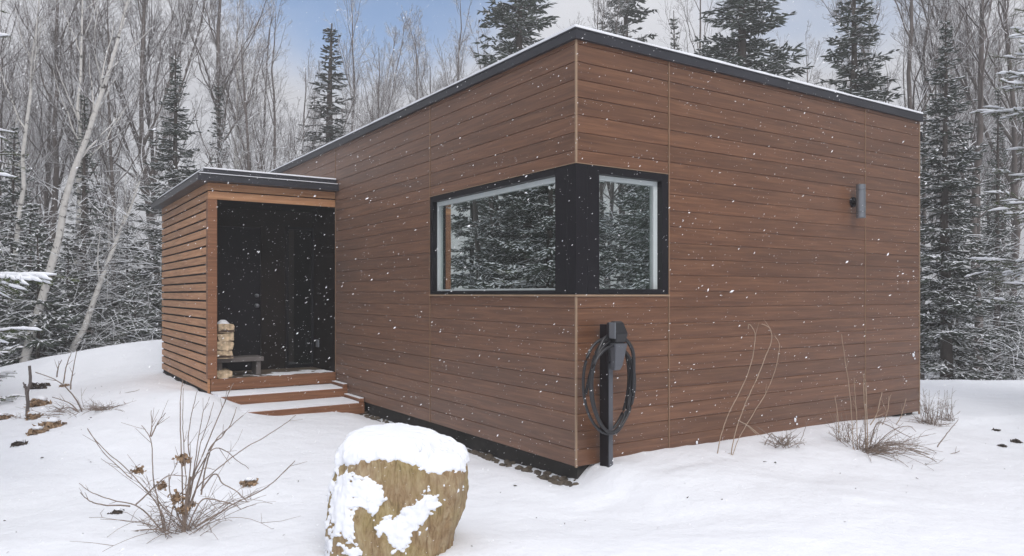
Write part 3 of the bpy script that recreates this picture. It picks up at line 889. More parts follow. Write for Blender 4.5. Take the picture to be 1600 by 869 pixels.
def stump_mat():
    m_, t, b = newmat("weathered_stump")
    co = node(t, "ShaderNodeTexCoord")
    mp_ = node(t, "ShaderNodeMapping"); mp_.inputs["Scale"].default_value = (13, 13, 3.2)
    t.links.new(co.outputs["Object"], mp_.inputs[0])
    n1 = node(t, "ShaderNodeTexNoise", i_Scale=2.2, i_Detail=9.0, i_Roughness=0.72, i_Distortion=0.8); t.links.new(mp_.outputs[0], n1.inputs["Vector"])
    n2 = node(t, "ShaderNodeTexNoise", i_Scale=4.0, i_Detail=6.0, i_Roughness=0.6); t.links.new(co.outputs["Object"], n2.inputs["Vector"])
    r1 = ramp(t, n1.outputs["Fac"], [(0.25, (0.09, 0.045, 0.018)), (0.46, (0.29, 0.195, 0.105)), (0.72, (0.50, 0.41, 0.27))])
    r2 = ramp(t, n1.outputs["Fac"], [(0.25, (0.08, 0.055, 0.018)), (0.46, (0.30, 0.225, 0.10)), (0.74, (0.50, 0.41, 0.24))])
    mr_ = node(t, "ShaderNodeMapRange"); mr_.inputs["From Min"].default_value = 0.42; mr_.inputs["From Max"].default_value = 0.62
    t.links.new(n2.outputs["Fac"], mr_.inputs["Value"])
    mx = node(t, "ShaderNodeMix", data_type='RGBA')
    t.links.new(mr_.outputs[0], mx.inputs[0]); t.links.new(r1.outputs[0], mx.inputs[6]); t.links.new(r2.outputs[0], mx.inputs[7])
    t.links.new(mx.outputs[2], b.inputs["Base Color"]); b.inputs["Roughness"].default_value = 0.85
    bp = node(t, "ShaderNodeBump", i_Strength=0.8, i_Distance=0.02); t.links.new(n1.outputs["Fac"], bp.inputs["Height"]); t.links.new(bp.outputs[0], b.inputs["Normal"])
    return m_
m.build("trunk_wood", stump_mat(), st, smooth=True)
# snow: cap on the top and clumps stuck to the face
def spot(u, v, su, sv, amp=1.0, rot=0.0):
    dx = X.ravel() - u; dz = Zs.ravel() - v
    c, s_ = math.cos(rot), math.sin(rot)
    return amp * np.exp(-0.5 * (((dx * c + dz * s_) / su) ** 2 + ((-dx * s_ + dz * c) / sv) ** 2)) * (sy_.ravel() < 0.1)
capm = smooth(0.835, 0.97, TZ.ravel() + 0.045 * smooth(0.05, 0.35, X.ravel()) + 0.05 * smooth(-0.05, -0.35, X.ravel()))
mask = 2.2 * capm * (0.72 + 0.5 * smooth(0.3, -0.3, X.ravel()))
for sp_ in ((0.16, 0.54, 0.13, 0.055, 1.25, 0.5), (0.05, 0.37, 0.06, 0.055, 1.1, -0.2), (-0.26, 0.66, 0.11, 0.075, 1.2, -0.3), (-0.30, 0.50, 0.05, 0.11, 0.95, 0.5),
            (-0.24, 0.49, 0.03, 0.08, 0.9, 0.3), (-0.36, 0.33, 0.04, 0.09, 1.0, -0.3), (-0.20, 0.31, 0.05, 0.02, 0.8, 0.1), (-0.10, 0.62, 0.06, 0.07, 0.8, 0.2), (0.22, 0.70, 0.05, 0.05, 0.7, 0.0), (0.02, 0.45, 0.05, 0.02, 0.75, 0.0)):
    mask = mask + spot(*sp_)
mask = mask + 0.7 * fbm(Vst, 8, 21, 4) + 0.75 * fbm(Vst, 30, 25, 3) + 0.3 * fbm(Vst, 80, 28, 2) - 0.78
thk = np.clip(mask, -0.25, 1.2)
off = np.where(thk > 0, (0.011 + 0.005 * fbm(Vst, 30, 41, 3)) * smooth(0, 0.22, thk) + 0.008 * capm * fbm(Vst, 9, 44, 3) + 0.012 * capm * smooth(0.1, 1.0, thk), thk * 0.05)
Vsn = Vst + nrm * off[:, None] + np.array([0, 0, 1]) * ((0.012 + 0.042 * smooth(0.86, 0.99, TZ.ravel())) * capm * smooth(0, 0.8, thk))[:, None]
keep = mask[q].max(1) > -0.2
m = MB(); m.add(Vsn, q[keep]); m.F.append((np.array([ii[-1]]), 0))
m.build("snow_cap", M['snow'], st, smooth=True)

# ------------------------------------------------------------------ dry shrubs
def stems(m_, lst, Y, conv, r0=0.006, r1=0.0022, dj=0.12, seed=0, fork=True):
    rg = np.random.default_rng(seed)
    for s_ in lst:
        dy = rg.normal(0, dj)
        pts = []
        n = len(s_)
        for i, (u, v) in enumerate(s_):
            uu, vv = conv(u, v)
            P = px(uu, vv, Y); P[1] = Y
            P[1] += dy * i / max(1, n - 1)
            P[0] *= 1 + (P[1] - Y) / Y
            pts.append(P)
        c = catmull(pts, 6)
        c += np.cumsum(rg.normal(0, 0.0016, c.shape), 0)
        rr = np.linspace(r0, r1, len(c)) * rg.uniform(0.8, 1.15)
        m_.tubes(c, rr, 5)
        if fork and len(c) > 8:      # short side twigs
            for j in range(rg.integers(1, 4)):
                i = rg.integers(len(c) // 3, len(c) - 2)
                d = c[i + 1] - c[i]; d /= np.linalg.norm(d) + 1e-9
                sd = rg.normal(0, 1, 3); sd -= d * sd.dot(d); sd /= np.linalg.norm(sd)
                L = rg.uniform(0.04, 0.14)
                pp = np.array([c[i], c[i] + (d * 0.7 + sd * 0.5) * L * 0.5, c[i] + (d * 0.9 + sd * 0.6) * L])
                m_.tubes(pp, [rr[i] * 0.6, rr[i] * 0.5, 0.001], 4)
def random_stems(m_, base, n, L, spread, rise, seed, r0=0.004, droop=0.3, az=None):
    rg = np.random.default_rng(seed)
    for _ in range(n):
        a_ = rg.uniform(0, 2 * np.pi) if az is None else rg.normal(az[0], az[1])
        l = L * rg.uniform(0.5, 1.1)
        out = spread * rg.uniform(0.3, 1.1); up = rise * rg.uniform(0.5, 1.1)
        b0 = np.array(base) + np.array([rg.normal(0, 0.05), rg.normal(0, 0.05), 0])
        d = np.array([math.cos(a_), math.sin(a_), 0])
        t_ = np.linspace(0, 1, 9)[:, None]
        c = b0 + d * out * l * t_ + np.array([0, 0, 1]) * l * (up * t_ - droop * rg.uniform(0, 1) * t_ ** 2)
        c += np.cumsum(rg.normal(0, 0.006 * l, c.shape), 0)
        m_.tubes(c, np.linspace(r0, 0.0012, 9), 4)
        for j in range(2):
            i = rg.integers(3, 8); e = c[i] + (d * rg.normal(0.3, 0.5) + np.array([rg.normal(0, .4), rg.normal(0, .4), 0.5])) * l * 0.22
            m_.tubes(np.array([c[i], (c[i] + e) / 2 + rg.normal(0, 0.01, 3), e]), [0.002, 0.0015, 0.0008], 3)
def leaf_clump(r, seed, n=60, flat=0.7):
    """crumpled dead leaves / a withered flower head"""
    rg = np.random.default_rng(seed)
    m_ = MB()
    for _ in range(n):
        c = rg.normal(0, 0.45, 3) * r; c[2] *= flat
        u = rg.normal(0, 1, 3); u /= np.linalg.norm(u); v = np.cross(u, rg.normal(0, 1, 3)); v /= np.linalg.norm(v)
        w_ = np.cross(u, v)
        a, b_ = r * rg.uniform(0.22, 0.5), r * rg.uniform(0.15, 0.3)
        V = [c - u * a, c - v * b_ + w_ * b_ * 0.4, c + u * a, c + v * b_ + w_ * b_ * 0.4]
        m_.add(V, [(0, 1, 2), (0, 2, 3)])
    return m_

def conv_a(u, v): return 100 + u / 3.218, 580 + v / 3.218
Y1 = 4.95
shA = [[(605, 790), (600, 600), (590, 400), (583, 180), (600, 65)], [(612, 790), (612, 560), (600, 400), (592, 250), (595, 75)],
       [(605, 720), (630, 480), (618, 350), (640, 200), (665, 90)], [(620, 690), (650, 500), (670, 380), (700, 220), (730, 130)],
       [(622, 690), (660, 500), (680, 380), (715, 260), (740, 160)],
       [(610, 780), (635, 560), (700, 430), (760, 280), (830, 120), (855, 70)], [(640, 670), (690, 520), (740, 400), (800, 350), (840, 300), (870, 220)],
       [(690, 620), (720, 450), (760, 370), (830, 310), (905, 250)], [(600, 790), (660, 600), (760, 490), (880, 390), (1000, 320), (1110, 250), (1165, 205)],
       [(660, 785), (760, 730), (860, 670), (990, 610), (1080, 540), (1160, 460)], [(510, 810), (480, 700), (400, 580), (300, 470), (190, 370), (115, 275)],
       [(505, 805), (470, 650), (445, 500), (430, 330), (385, 260)], [(433, 330), (440, 270), (440, 210)], [(434, 330), (470, 270), (510, 220)],
       [(360, 670), (450, 580), (520, 520), (610, 515)], [(490, 800), (380, 690), (250, 660), (150, 630), (80, 580)],
       [(330, 680), (200, 675), (130, 660), (85, 620)], [(300, 810), (400, 785), (480, 780), (510, 810)],
       [(640, 560), (740, 410), (820, 420), (880, 480), (925, 535)], [(690, 600), (760, 520), (800, 570), (870, 610), (920, 650)],
       [(620, 790), (690, 650), (760, 640), (850, 660), (900, 680)], [(600, 790), (540, 640), (530, 560), (575, 470)], [(520, 800), (560, 650), (690, 490), (760, 480)]]
base1 = px(288, 826, Y1); base1[2] = gz(base1[0], base1[1])
sh = thing("bare_shrub", "leafless brown shrub with long whips and withered flower heads left of the stump", "shrub", (0, 0, 0))
m = MB()
stems(m, shA, Y1, conv_a, 0.0054, 0.0022, 0.18, 3)
m.tubes(catmull([px(287, 836, Y1), px(289, 800, Y1), px(294, 770, Y1), px(297, 745, Y1)], 5), np.linspace(0.014, 0.009, 16), 7)
random_stems(m, base1 - np.array([0, 0, 0.02]), 40, 0.75, 0.85, 0.8, 11, 0.0024, 0.75)
random_stems(m, px(262, 830, Y1), 12, 0.5, 0.8, 0.7, 12, 0.0022, 0.6)
m.build("stems", M['stem'], sh)
for k, (u, v, r_) in enumerate(((600, 440, 0.06), (375, 500, 0.045), (490, 580, 0.045), (570, 640, 0.06), (600, 695, 0.06), (640, 670, 0.035))):
    uu, vv = conv_a(u, v)
    leaf_clump(r_ * 0.8, 70 + k, 80).build("flower_head", M['leaf'], sh, loc=px(uu, vv, Y1 - 0.02 + 0.03 * (k % 3)))

def on_ground(u, v, guess):
    """the point on the snow seen at a place of the photograph"""
    Y = guess
    for _ in range(30):
        P = px(u, v, Y); Y2 = (CAMZ - gz(P[0], Y)) * 1170 / (v - 460); Y = 0.5 * Y + 0.5 * Y2
    P = px(u, v, Y); P[2] = gz(P[0], Y)
    return P
clumps = [("brown leaf clump lying under a lump of snow right of the bare shrub", 390, 757, 0.085, 'leaf', 5.5, True),
          ("dark scrap of wet leaves under snow left of the bare shrub", 183, 802, 0.05, 'darkleaf', 5, True),
          ("rusty leaf clump behind the broken stem on the left bank", 62, 634, 0.19, 'leaf', 9, True),
          ("brown leaf clump at the foot of the broken stem", 52, 653, 0.12, 'leaf', 9, True),
          ("wide rusty leaf clump right of the broken stem", 80, 668, 0.16, 'leaf', 8.5, True),
          ("small round brown leaf clump in front of the broken stem", 57, 677, 0.11, 'leaf', 8.5, True),
          ("lowest dark leaf scrap on the left snow bank", 31, 695, 0.08, 'darkleaf', 8, True),
          ("dark wedge of bare earth and leaves near the top of the left bank", 58, 607, 0.20, 'darkleaf', 10, False),
          ("little brown leaf tuft under the arching whip on the left bank", 100, 604, 0.09, 'leaf', 10, False),
          ("orange brown leaf clump cut by the left photo edge", 2, 655, 0.12, 'leaf', 9, True),
          ("pair of dark leaf lumps on the snow at the far right", 1587, 691, 0.07, 'darkleaf', 8, False),
          ("low dark leaf streak left of the dark lumps at right", 1566, 698, 0.05, 'darkleaf', 8, False),
          ("faint dark leaf scrap higher on the right snow slope", 1557, 673, 0.045, 'darkleaf', 8, False)]
for k, (lb, u, v, r_, mt, gs, sn) in enumerate(clumps):
    P = on_ground(u, v, gs)
    t_ = thing("leaf_clump", lb, "dead leaves", tuple(P), 0, "withered leaf clumps on the snow")
    r_ *= 0.72
    leaf_clump(r_, 90 + k, 150, 0.4).build("leaves", M[mt], t_, loc=(0, 0, r_ * 0.1))
    if sn:
        lump(r_ * 0.62, 60 + k, (1.1, 0.9, 0.45), 9).build("snow_cap", M['snow'], t_, smooth=True, loc=(r_ * -0.1, r_ * 0.3, r_ * 0.62))

# brush on the left bank
def conv_b(u, v): return u / 4.345, 520 + v / 4.345
Y2 = 9.0
lb_ = [[(572, 600), (540, 490), (470, 380), (390, 310), (240, 250)], [(555, 560), (480, 480), (360, 435)], [(562, 600), (480, 560), (400, 540), (320, 545)],
       [(565, 600), (470, 570), (380, 590), (300, 600)], [(430, 345), (450, 240), (485, 140)], [(480, 385), (490, 300), (525, 120)], [(385, 300), (395, 220), (410, 170)],
       [(560, 600), (500, 590), (420, 620)], [(565, 600), (500, 520), (420, 520), (350, 570)], [(560, 590), (450, 545), (300, 545)], [(570, 600), (540, 560), (470, 560), (390, 600)]]
t_ = thing("bank_brush", "arching thin whips on the left snow bank beside the broken stem", "shrub")
m = MB(); stems(m, lb_, Y2, conv_b, 0.009, 0.004, 0.2, 5)
bb = px(128, 658, Y2)
random_stems(m, bb, 22, 0.75, 0.8, 0.45, 21, 0.004, 0.45, az=(math.pi, 0.9))
random_stems(m, px(60, 668, Y2), 26, 0.5, 0.8, 0.6, 22, 0.0035, 0.35)
m.build("stems", M['stem'], t_)
t_ = thing("broken_stem", "short dark broken sapling stem standing on the left bank", "stem")
m = MB(); stems(m, [[(180, 600), (184, 480), (178, 400), (200, 330), (196, 225)]], Y2, conv_b, 0.024, 0.018, 0.0, 6, fork=False)
stems(m, [[(180, 420), (172, 360), (165, 330)], [(0, 690), (80, 630), (165, 590)]], Y2, conv_b, 0.014, 0.006, 0.05, 7)
m.build("wood", M['bark'], t_)
t_ = thing("grass_tuft", "dark flattened grass tuft with one bent whip behind the bare shrub", "grass tuft")
m = MB(); stems(m, [[(735, 520), (800, 440), (860, 410), (955, 390)]], 9.6, conv_b, 0.006, 0.003, 0.0, 8)
random_stems(m, on_ground(160, 640, 9.6), 45, 0.5, 0.9, 0.25, 23, 0.0035, 0.4)
m.build("blades", M['stem'], t_)
t_ = thing("fallen_whip", "single dark whip sticking out of the snow left of the bare shrub", "stem")

def conv_w(u, v): return u, v
m = MB(); stems(m, [[(205, 748), (190, 735), (160, 705), (137, 668)]], 6.0, conv_w, 0.0055, 0.003, 0.0, 9)
m.build("stem", M['stem'], t_)

# stems by the lamp wall
def conv_c(u, v): return 1080 + u / 3.219, 490 + v / 3.219
Y3 = 6.62
t_ = thing("bent_stems", "three tall pale dry stems with curled tips before the lamp wall", "dry plant")
m = MB()
stems(m, [[(133, 715), (150, 620), (185, 520), (250, 390), (300, 270), (325, 150), (320, 100), (295, 62), (292, 88)],
          [(200, 735), (225, 590), (280, 430), (340, 300), (390, 170), (400, 110), (385, 65), (350, 45)],
          [(203, 730), (255, 600), (330, 480), (385, 390), (430, 270), (445, 170), (440, 140), (424, 116)],
          [(105, 728), (150, 716), (195, 716)], [(245, 540), (290, 565), (335, 595)]], Y3, conv_c, 0.005, 0.003, 0.05, 13)
m.build("stems", M['palestem'], t_)
rg = np.random.default_rng(3)
t_ = thing("dry_tuft", "low dark dry tuft right of the three bent stems", "dry plant")
m = MB()
P = on_ground(1222, 697, 7.0)
random_stems(m, P, 40, 0.28, 0.9, 0.7, 31, 0.003, 0.3)
stems(m, [[(370, 660), (400, 600), (430, 640), (460, 668)], [(470, 660), (500, 640)], [(550, 640), (570, 590), (588, 530)]], P[1], conv_c, 0.004, 0.002, 0.05, 14)
m.build("stems", M['stem'], t_)
Y4 = 7.05
t_ = thing("sprawling_shrub", "reddish dry shrub sprawling over the drift toward the far house corner", "shrub")
m = MB()
up_ = MB()
stems(up_, [[(815, 700), (805, 560), (790, 360), (770, 240), (752, 110)], [(835, 700), (835, 520), (825, 420), (820, 330)], [(880, 710), (875, 520), (868, 400), (870, 310)],
          [(888, 710), (885, 480), (880, 380), (875, 330)], [(900, 560), (930, 510), (960, 400)], [(960, 560), (985, 500), (998, 415)], [(1030, 560), (1060, 510), (1085, 430)],
          [(745, 600), (740, 520), (725, 410)]], Y4, conv_c, 0.005, 0.0028, 0.1, 16)
up_.build("upright_stems", M['palestem'], t_)
stems(m, [[(890, 705), (1000, 650), (1120, 680), (1240, 730), (1330, 805)], [(890, 700), (960, 660), (1080, 670), (1200, 700), (1290, 780)],
          [(900, 700), (960, 720), (1050, 690), (1140, 700), (1175, 780)], [(1240, 670), (1290, 610), (1345, 545)], [(1100, 680), (1220, 720), (1300, 720), (1350, 712)],
          [(900, 690), (1000, 600), (1090, 570), (1130, 600)], [(890, 700), (930, 560), (980, 560), (1100, 620)], [(880, 700), (1000, 700), (1040, 760)]], Y4, conv_c, 0.0058, 0.0026, 0.2, 15)
b4 = px(1350, 708, Y4)
random_stems(m, b4, 46, 0.75, 0.95, 0.42, 32, 0.0035, 0.42, az=(-0.25, 0.55))
random_stems(m, b4, 22, 0.5, 0.5, 0.8, 33, 0.003, 0.2)
random_stems(m, px(1320, 690, Y4 + 0.2), 20, 0.35, 0.5, 0.9, 34, 0.003, 0.2)
m.build("stems", M['stem'], t_)
t_ = thing("corner_tuft", "thin dry weed tuft at the far house corner", "dry plant")
m = MB()
for (u, v) in ((1447, 662), (1458, 664), (1478, 657)):
    P = on_ground(u, v, 8.6)
    random_stems(m, P, 16, 0.42, 0.35, 1.0, 35 + u, 0.003, 0.15)
    random_stems(m, P, 12, 0.3, 0.9, 0.35, 36 + u, 0.003, 0.2)
m.build("stems", M['stem'], t_)

# ------------------------------------------------------------------ bare trees
def perp(D, rg):
    r_ = rg.normal(0, 1, D.shape); r_ -= (r_ * D).sum(-1, keepdims=True) * D
    return r_ / (np.linalg.norm(r_, axis=-1, keepdims=True) + 1e-9)
def grow(P, Rr, per, t0, t1, ang, lenf, n, rg, upw=0.25, rf=0.55, tip=0.0025, wob=0.05):
    """children branches of polylines P (B,n0,3): per each; returns (P2, R2)"""
    B, n0, _ = P.shape
    L = np.linalg.norm(np.diff(P, axis=1), axis=2).sum(1)
    t_ = rg.uniform(t0, t1, (B, per)); t_.sort(1)
    x = t_ * (n0 - 1); i = np.minimum(x.astype(int), n0 - 2); f = (x - i)[..., None]
    bi = np.arange(B)[:, None]
    base = P[bi, i] * (1 - f) + P[bi, i + 1] * f
    D = P[bi, i + 1] - P[bi, i]; D /= np.linalg.norm(D, axis=-1, keepdims=True) + 1e-9
    a_ = rg.normal(ang, ang * 0.25, (B, per))[..., None]
    d = D * np.cos(a_) + perp(D, rg) * np.sin(a_)
    l = (L[:, None] * lenf * (1.15 - 0.75 * t_) * rg.uniform(0.6, 1.25, (B, per)))
    s_ = np.linspace(0, 1, n)
    pts = base[:, :, None] + d[:, :, None] * (l[..., None] * s_)[..., None]
    pts[..., 2] += (upw * l)[..., None] * s_ ** 2
    w_ = np.cumsum(rg.normal(0, 1, pts.shape) * (wob * l / n ** 0.5)[..., None, None], axis=2); w_ -= w_[:, :, :1]
    pts = pts + w_
    r0 = (Rr[bi, i] * (1 - f[..., 0]) + Rr[bi, i + 1] * f[..., 0]) * rf
    rr = r0[..., None] * (1 - s_) + tip * s_
    return pts.reshape(-1, n, 3), rr.reshape(-1, n)
def bare_tree(seed, H=15, r0=0.13, lean=0.0, fork=False, l1=15, l2=8, l3=6, t0=0.34, fine=True, ang=0.5):
    rg = np.random.default_rng(seed)
    n = 14
    t_ = np.linspace(0, 1, n)
    c = np.zeros((n, 3)); c[:, 2] = t_ * H - 0.4 * (1 - t_)
    wb_ = np.cumsum(rg.normal(0, 0.007 * H, (n, 2)), 0); wb_ -= wb_[0]
    c[:, :2] = wb_ * 0.55; c[:, 0] += lean * t_
    T = [c[None]]; RR = [(r0 * (1 - t_) ** 0.8 + 0.012)[None]]
    if fork:
        for k in range(rg.integers(1, 3)):
            i = rg.integers(4, 7); a_ = rg.uniform(0, 6.28)
            e = c[i:].copy(); s_ = np.linspace(0, 1, len(e))
            e[:, 0] += math.cos(a_) * H * 0.17 * s_ ** 0.8; e[:, 1] += math.sin(a_) * H * 0.17 * s_ ** 0.8; e[:, 2] -= 0.06 * H * s_
            full = np.stack([np.interp(np.linspace(0, 1, n), s_, e[:, j]) for j in range(3)], -1)
            T.append(full[None]); RR.append((np.interp(np.linspace(0, 1, n), s_, RR[0][0][i:]) * 0.75)[None])
    T = np.concatenate(T); RR = np.concatenate(RR)
    P1, R1 = grow(T, RR, l1, t0, 0.97, ang, 0.25, 9, rg, 0.34, 0.5, 0.006)
    P2, R2 = grow(P1, R1, l2, 0.15, 0.98, 0.65, 0.42, 6, rg, 0.22, 0.6, 0.004)
    P3, R3 = grow(P2, R2, l3, 0.1, 1.0, 0.7, 0.5, 4, rg, 0.15, 0.7, 0.0035)
    mt = MB(); mt.tubes(T, RR, 8); 
    mt.tubes(P1, R1, 5)
    mc = MB(); mc.tubes(P2, np.maximum(R2, 0.0045), 4); mc.tubes(P3, np.maximum(R3, 0.0032), 3)
    if fine:
        P4, R4 = grow(P3, R3, 2, 0.1, 1.0, 0.7, 0.5, 3, rg, 0.1, 0.8, 0.003)
        mc.tubes(P4, np.maximum(R4, 0.0024), 3)
    return mt, mc
ORIG = []
def make_bare(seed, bark, **kw):
    mt, mc = bare_tree(seed, **kw)
    r_ = thing("bare_tree", "x", "tree")
    t_ = mt.build("trunk", bark, r_, smooth=True); c_ = mc.build("crown", M['twig'], r_, smooth=True)
    KIDS[r_] = [t_, c_]
    ORIG.append(r_)
    return r_
protos = [make_bare(101, M['bark'], H=15, r0=0.095), make_bare(102, M['bark'], H=14, r0=0.085, fork=True), make_bare(103, M['bark'], H=16, r0=0.11, t0=0.4),
          make_bare(104, M['bark'], H=13, r0=0.075, fork=True, ang=0.5), make_bare(105, M['bark'], H=15, r0=0.09, fork=True, t0=0.28, ang=0.55), make_bare(106, M['birch'], H=13, r0=0.08, t0=0.45)]
slim = [make_bare(111, M['bark'], H=9, r0=0.055, l1=14, l2=7, l3=5, t0=0.25), make_bare(112, M['bark'], H=10, r0=0.06, l1=15, l2=7, l3=5, t0=0.3, fork=True), make_bare(113, M['birch'], H=9, r0=0.055, l1=12, l2=7, l3=5, t0=0.4)]
used = set()
def put(proto, x, y, s=1.0, rz=0.0, tilt=(0, 0), label="", group=None, dz=0.0, sz=None):
    o = proto if proto not in used else copy_tree(proto)
    used.add(proto)
    o.location = (x, y, gz(x, y) + dz)
    o.rotation_euler = (tilt[0], tilt[1], rz)
    o.scale = (s, s, sz or s)
    o["label"] = label
    if group: o["group"] = group
    elif "group" in o: del o["group"]
    return o
def atpx(u, Y): return (u - 800) / 1170 * Y

# ------------------------------------------------------------------ conifers
def spruce(seed, H=10, rb=1.6, gap=0.30, per=6, dens=1.0, snow=0.5, t0=0.06, sparse=0.0, wq=0.021, lq=0.095, sw=1.0):
    rg = np.random.default_rng(seed)
    mt = MB(); mc = MB(); ms = MB()
    t_ = np.linspace(0, 1, 12); c = np.zeros((12, 3)); c[:, 2] = t_ * H - 0.3 * (1 - t_)
    c[:, :2] = np.cumsum(rg.normal(0, 0.012, (12, 2)), 0)
    r_ = 0.012 * H * (1 - t_) + 0.01
    mt.tubes(c, r_, 8)
    zs = []
    z_ = t0 * H
    while z_ < H * 0.985:
        zs.append(z_); z_ += gap * rg.uniform(0.6, 1.25) * (1.0 - 0.5 * z_ / H)
    Q = []; S = []; BP = []; BR = []
    for z_ in zs:
        u = z_ / H
        prof = (1 - u) ** 0.85 * (0.55 + 0.45 * smooth(0.0, 0.22, u))
        for k in range(per + rg.integers(-1, 2)):
            if rg.random() < sparse: continue
            L = max(0.12, rb * prof * rg.uniform(0.55, 1.2))
            a_ = rg.uniform(0, 2 * np.pi)
            el = 0.55 * u - 0.22 + rg.normal(0, 0.10)      # lower boughs hang, upper ones rise
            d = np.array([math.cos(a_) * math.cos(el), math.sin(a_) * math.cos(el), math.sin(el)])
            n = 6; s_ = np.linspace(0, 1, n)
            b0 = np.array([np.interp(z_, c[:, 2], c[:, 0]), np.interp(z_, c[:, 2], c[:, 1]), z_])
            p = b0 + d * (L * s_)[:, None]; p[:, 2] += L * (-0.22 * s_ + 0.20 * s_ ** 2.2)
            BP.append(p); BR.append(np.linspace(0.010 + 0.008 * L, 0.004, n))
            nt_ = int(max(4, L * 15 * dens))
            for j in range(nt_):
                ss = rg.uniform(0.12, 1.0)
                i = min(int(ss * (n - 1)), n - 2); f = ss * (n - 1) - i
                q0 = p[i] * (1 - f) + p[i + 1] * f
                dd = p[i + 1] - p[i]; dd /= np.linalg.norm(dd)
                sd = np.cross(dd, [0, 0, 1]); sd /= np.linalg.norm(sd) + 1e-9
                sd *= 1 if j % 2 else -1
                tl = L * (0.42 * (1 - ss) + 0.10) * rg.uniform(0.6, 1.2)
                td = dd * 0.65 + sd * rg.uniform(0.5, 0.95) + np.array([0, 0, rg.normal(-0.18, 0.16)])
                td /= np.linalg.norm(td)
                m_ = max(1, int(tl / lq + 0.5))
                for e in range(m_):
                    o_ = q0 + td * (e * tl / m_)
                    di = td + rg.normal(0, 0.28, 3); di /= np.linalg.norm(di)
                    Q.append((o_, di, tl / m_ * 1.25 + 0.03, wq * rg.uniform(0.7, 1.3)))
                    if rg.random() < snow:
                        S.append((o_ + np.array([0, 0, 0.020]), di, tl / m_ * rg.uniform(0.7, 1.15) + 0.02, wq * sw * rg.uniform(0.7, 1.5)))
    if BP:
        mt.tubes(np.array(BP), np.array(BR), 4)
    def blades(mb_, lst, up=False):
        O = np.array([x[0] for x in lst]); D = np.array([x[1] for x in lst]); L = np.array([x[2] for x in lst])[:, None]; Wd = np.array([x[3] for x in lst])[:, None]
        if up:
            U = np.cross(D, [0, 0, 1.0]); U /= np.linalg.norm(U, axis=1, keepdims=True) + 1e-9
            N = np.cross(U, D); N *= np.sign(N[:, 2:3] + 1e-9)
            V = np.stack([O - U * Wd * 0.35, O + U * Wd * 0.35, O + D * L * 0.55 + U * Wd * 0.55, O + D * L, O + D * L * 0.55 - U * Wd * 0.55, O + D * L * 0.5 + N * Wd * 0.45], 1)
            n = len(O); b = np.arange(n)[:, None] * 6
            Fc = np.concatenate([b + np.array(f) for f in ((0, 1, 5), (1, 2, 5), (2, 3, 5), (3, 4, 5), (4, 0, 5))])
            mb_.add(V, Fc)
        else:
            U = perp(D, rg); W2 = np.cross(D, U)
            for A in (U, W2):
                V = np.stack([O - A * Wd * 0.5, O + D * L * 0.5 - A * Wd * 0.8, O + D * L, O + D * L * 0.5 + A * Wd * 0.8, O + A * Wd * 0.5], 1)
                n = len(O); b = np.arange(n)[:, None] * 5
                mb_.add(V, b + np.array((0, 1, 2, 3, 4)))
    blades(mc, Q)
    if S: blades(ms, S, True)
    return mt, mc, ms
def make_spruce(name, needle, **kw):
    mt, mc, ms = spruce(**kw)
    r_ = thing(name, "x", "tree")
    KIDS[r_] = [mt.build("trunk", M['spbark'], r_, smooth=True), mc.build("crown", needle, r_)]
    if ms.n: KIDS[r_].append(ms.build("snow_load", M['snow'], r_, smooth=True))
    ORIG.append(r_)
    return r_
sprA = make_spruce("spruce_tree", M['needle'], seed=201, H=11, rb=1.55, dens=1.5, snow=0.72, sw=1.35, gap=0.28)
sprB = make_spruce("spruce_tree", M['needle'], seed=202, H=11, rb=1.15, dens=1.3, snow=0.5, sw=1.2, sparse=0.1, gap=0.34)
sprC = make_spruce("spruce_tree", M['needle'], seed=203, H=13, rb=1.9, dens=1.5, snow=0.65, sw=1.3, gap=0.28, per=7)
sprD = make_spruce("spruce_tree", M['needle'], seed=204, H=8, rb=1.9, dens=1.3, snow=0.8, sw=1.5)
sapA = make_spruce("fir_sapling", M['needle'], seed=205, H=3.2, rb=1.1, gap=0.2, per=6, dens=1.4, snow=0.85, sw=1.25, t0=0.04)
sapB = make_spruce("fir_sapling", M['needle'], seed=206, H=2.4, rb=0.95, gap=0.2, per=6, dens=1.4, snow=0.9, sw=1.25, t0=0.03)

special = [  # proto, px, Y, top py, label
    (sprB, 513, 26, 36, "solitary dark narrow spruce with see-through boughs standing between porch roof and house roof"),
    (sprC, 815, 20, -210, "broad dark spruce rising behind the roof left of the house corner"),
    (sprA, 980, 27, -160, "grey green spruce behind the roof just right of the roof corner"),
    (sprB, 1053, 31, 18, "small pointed spruce tip peeking over the roof between two bigger spruces"),
    (sprC, 1160, 20, -260, "largest dark spruce behind the middle of the lamp wall roof"),
    (sprA, 1332, 19.5, -100, "full spruce behind the right end of the roof"),
    (sprA, 1478, 16.5, 20, "tall snow dusted spruce just beyond the far house corner"),
    (sprA, 275, 19.5, 80, "dark spruce standing behind the porch's left edge"),
    (sprB, 342, 21, 125, "slim spruce half hidden behind the porch roof"),
    (sprB, 130, 20, 140, "dark spruce behind the leaning white birches"),
    (sprD, 20, 19, 190, "snow heavy spruce at the left behind the near snowy boughs"),
    (sprD, 200, 20.5, 300, "short snow covered spruce left of the porch slat wall"),
]
for i, (pr_, u, Y, tv, lb) in enumerate(special):
    x = atpx(u, Y)
    Hp = {sprA: 11, sprB: 11, sprC: 13, sprD: 8}[pr_]
    topz = CAMZ + (460 - tv) / 1170 * Y
    s = (topz - gz(x, Y)) / Hp
    wdt = s * {0: 2.3, 1: 1.35, 2: 1.25, 3: 1.2, 4: 1.4, 5: 1.5, 6: 1.35, 7: 1.4, 8: 1.3, 9: 1.3}.get(i, 1.0)
    put(pr_, x, Y, wdt, i * 1.3, label=lb, sz=s)

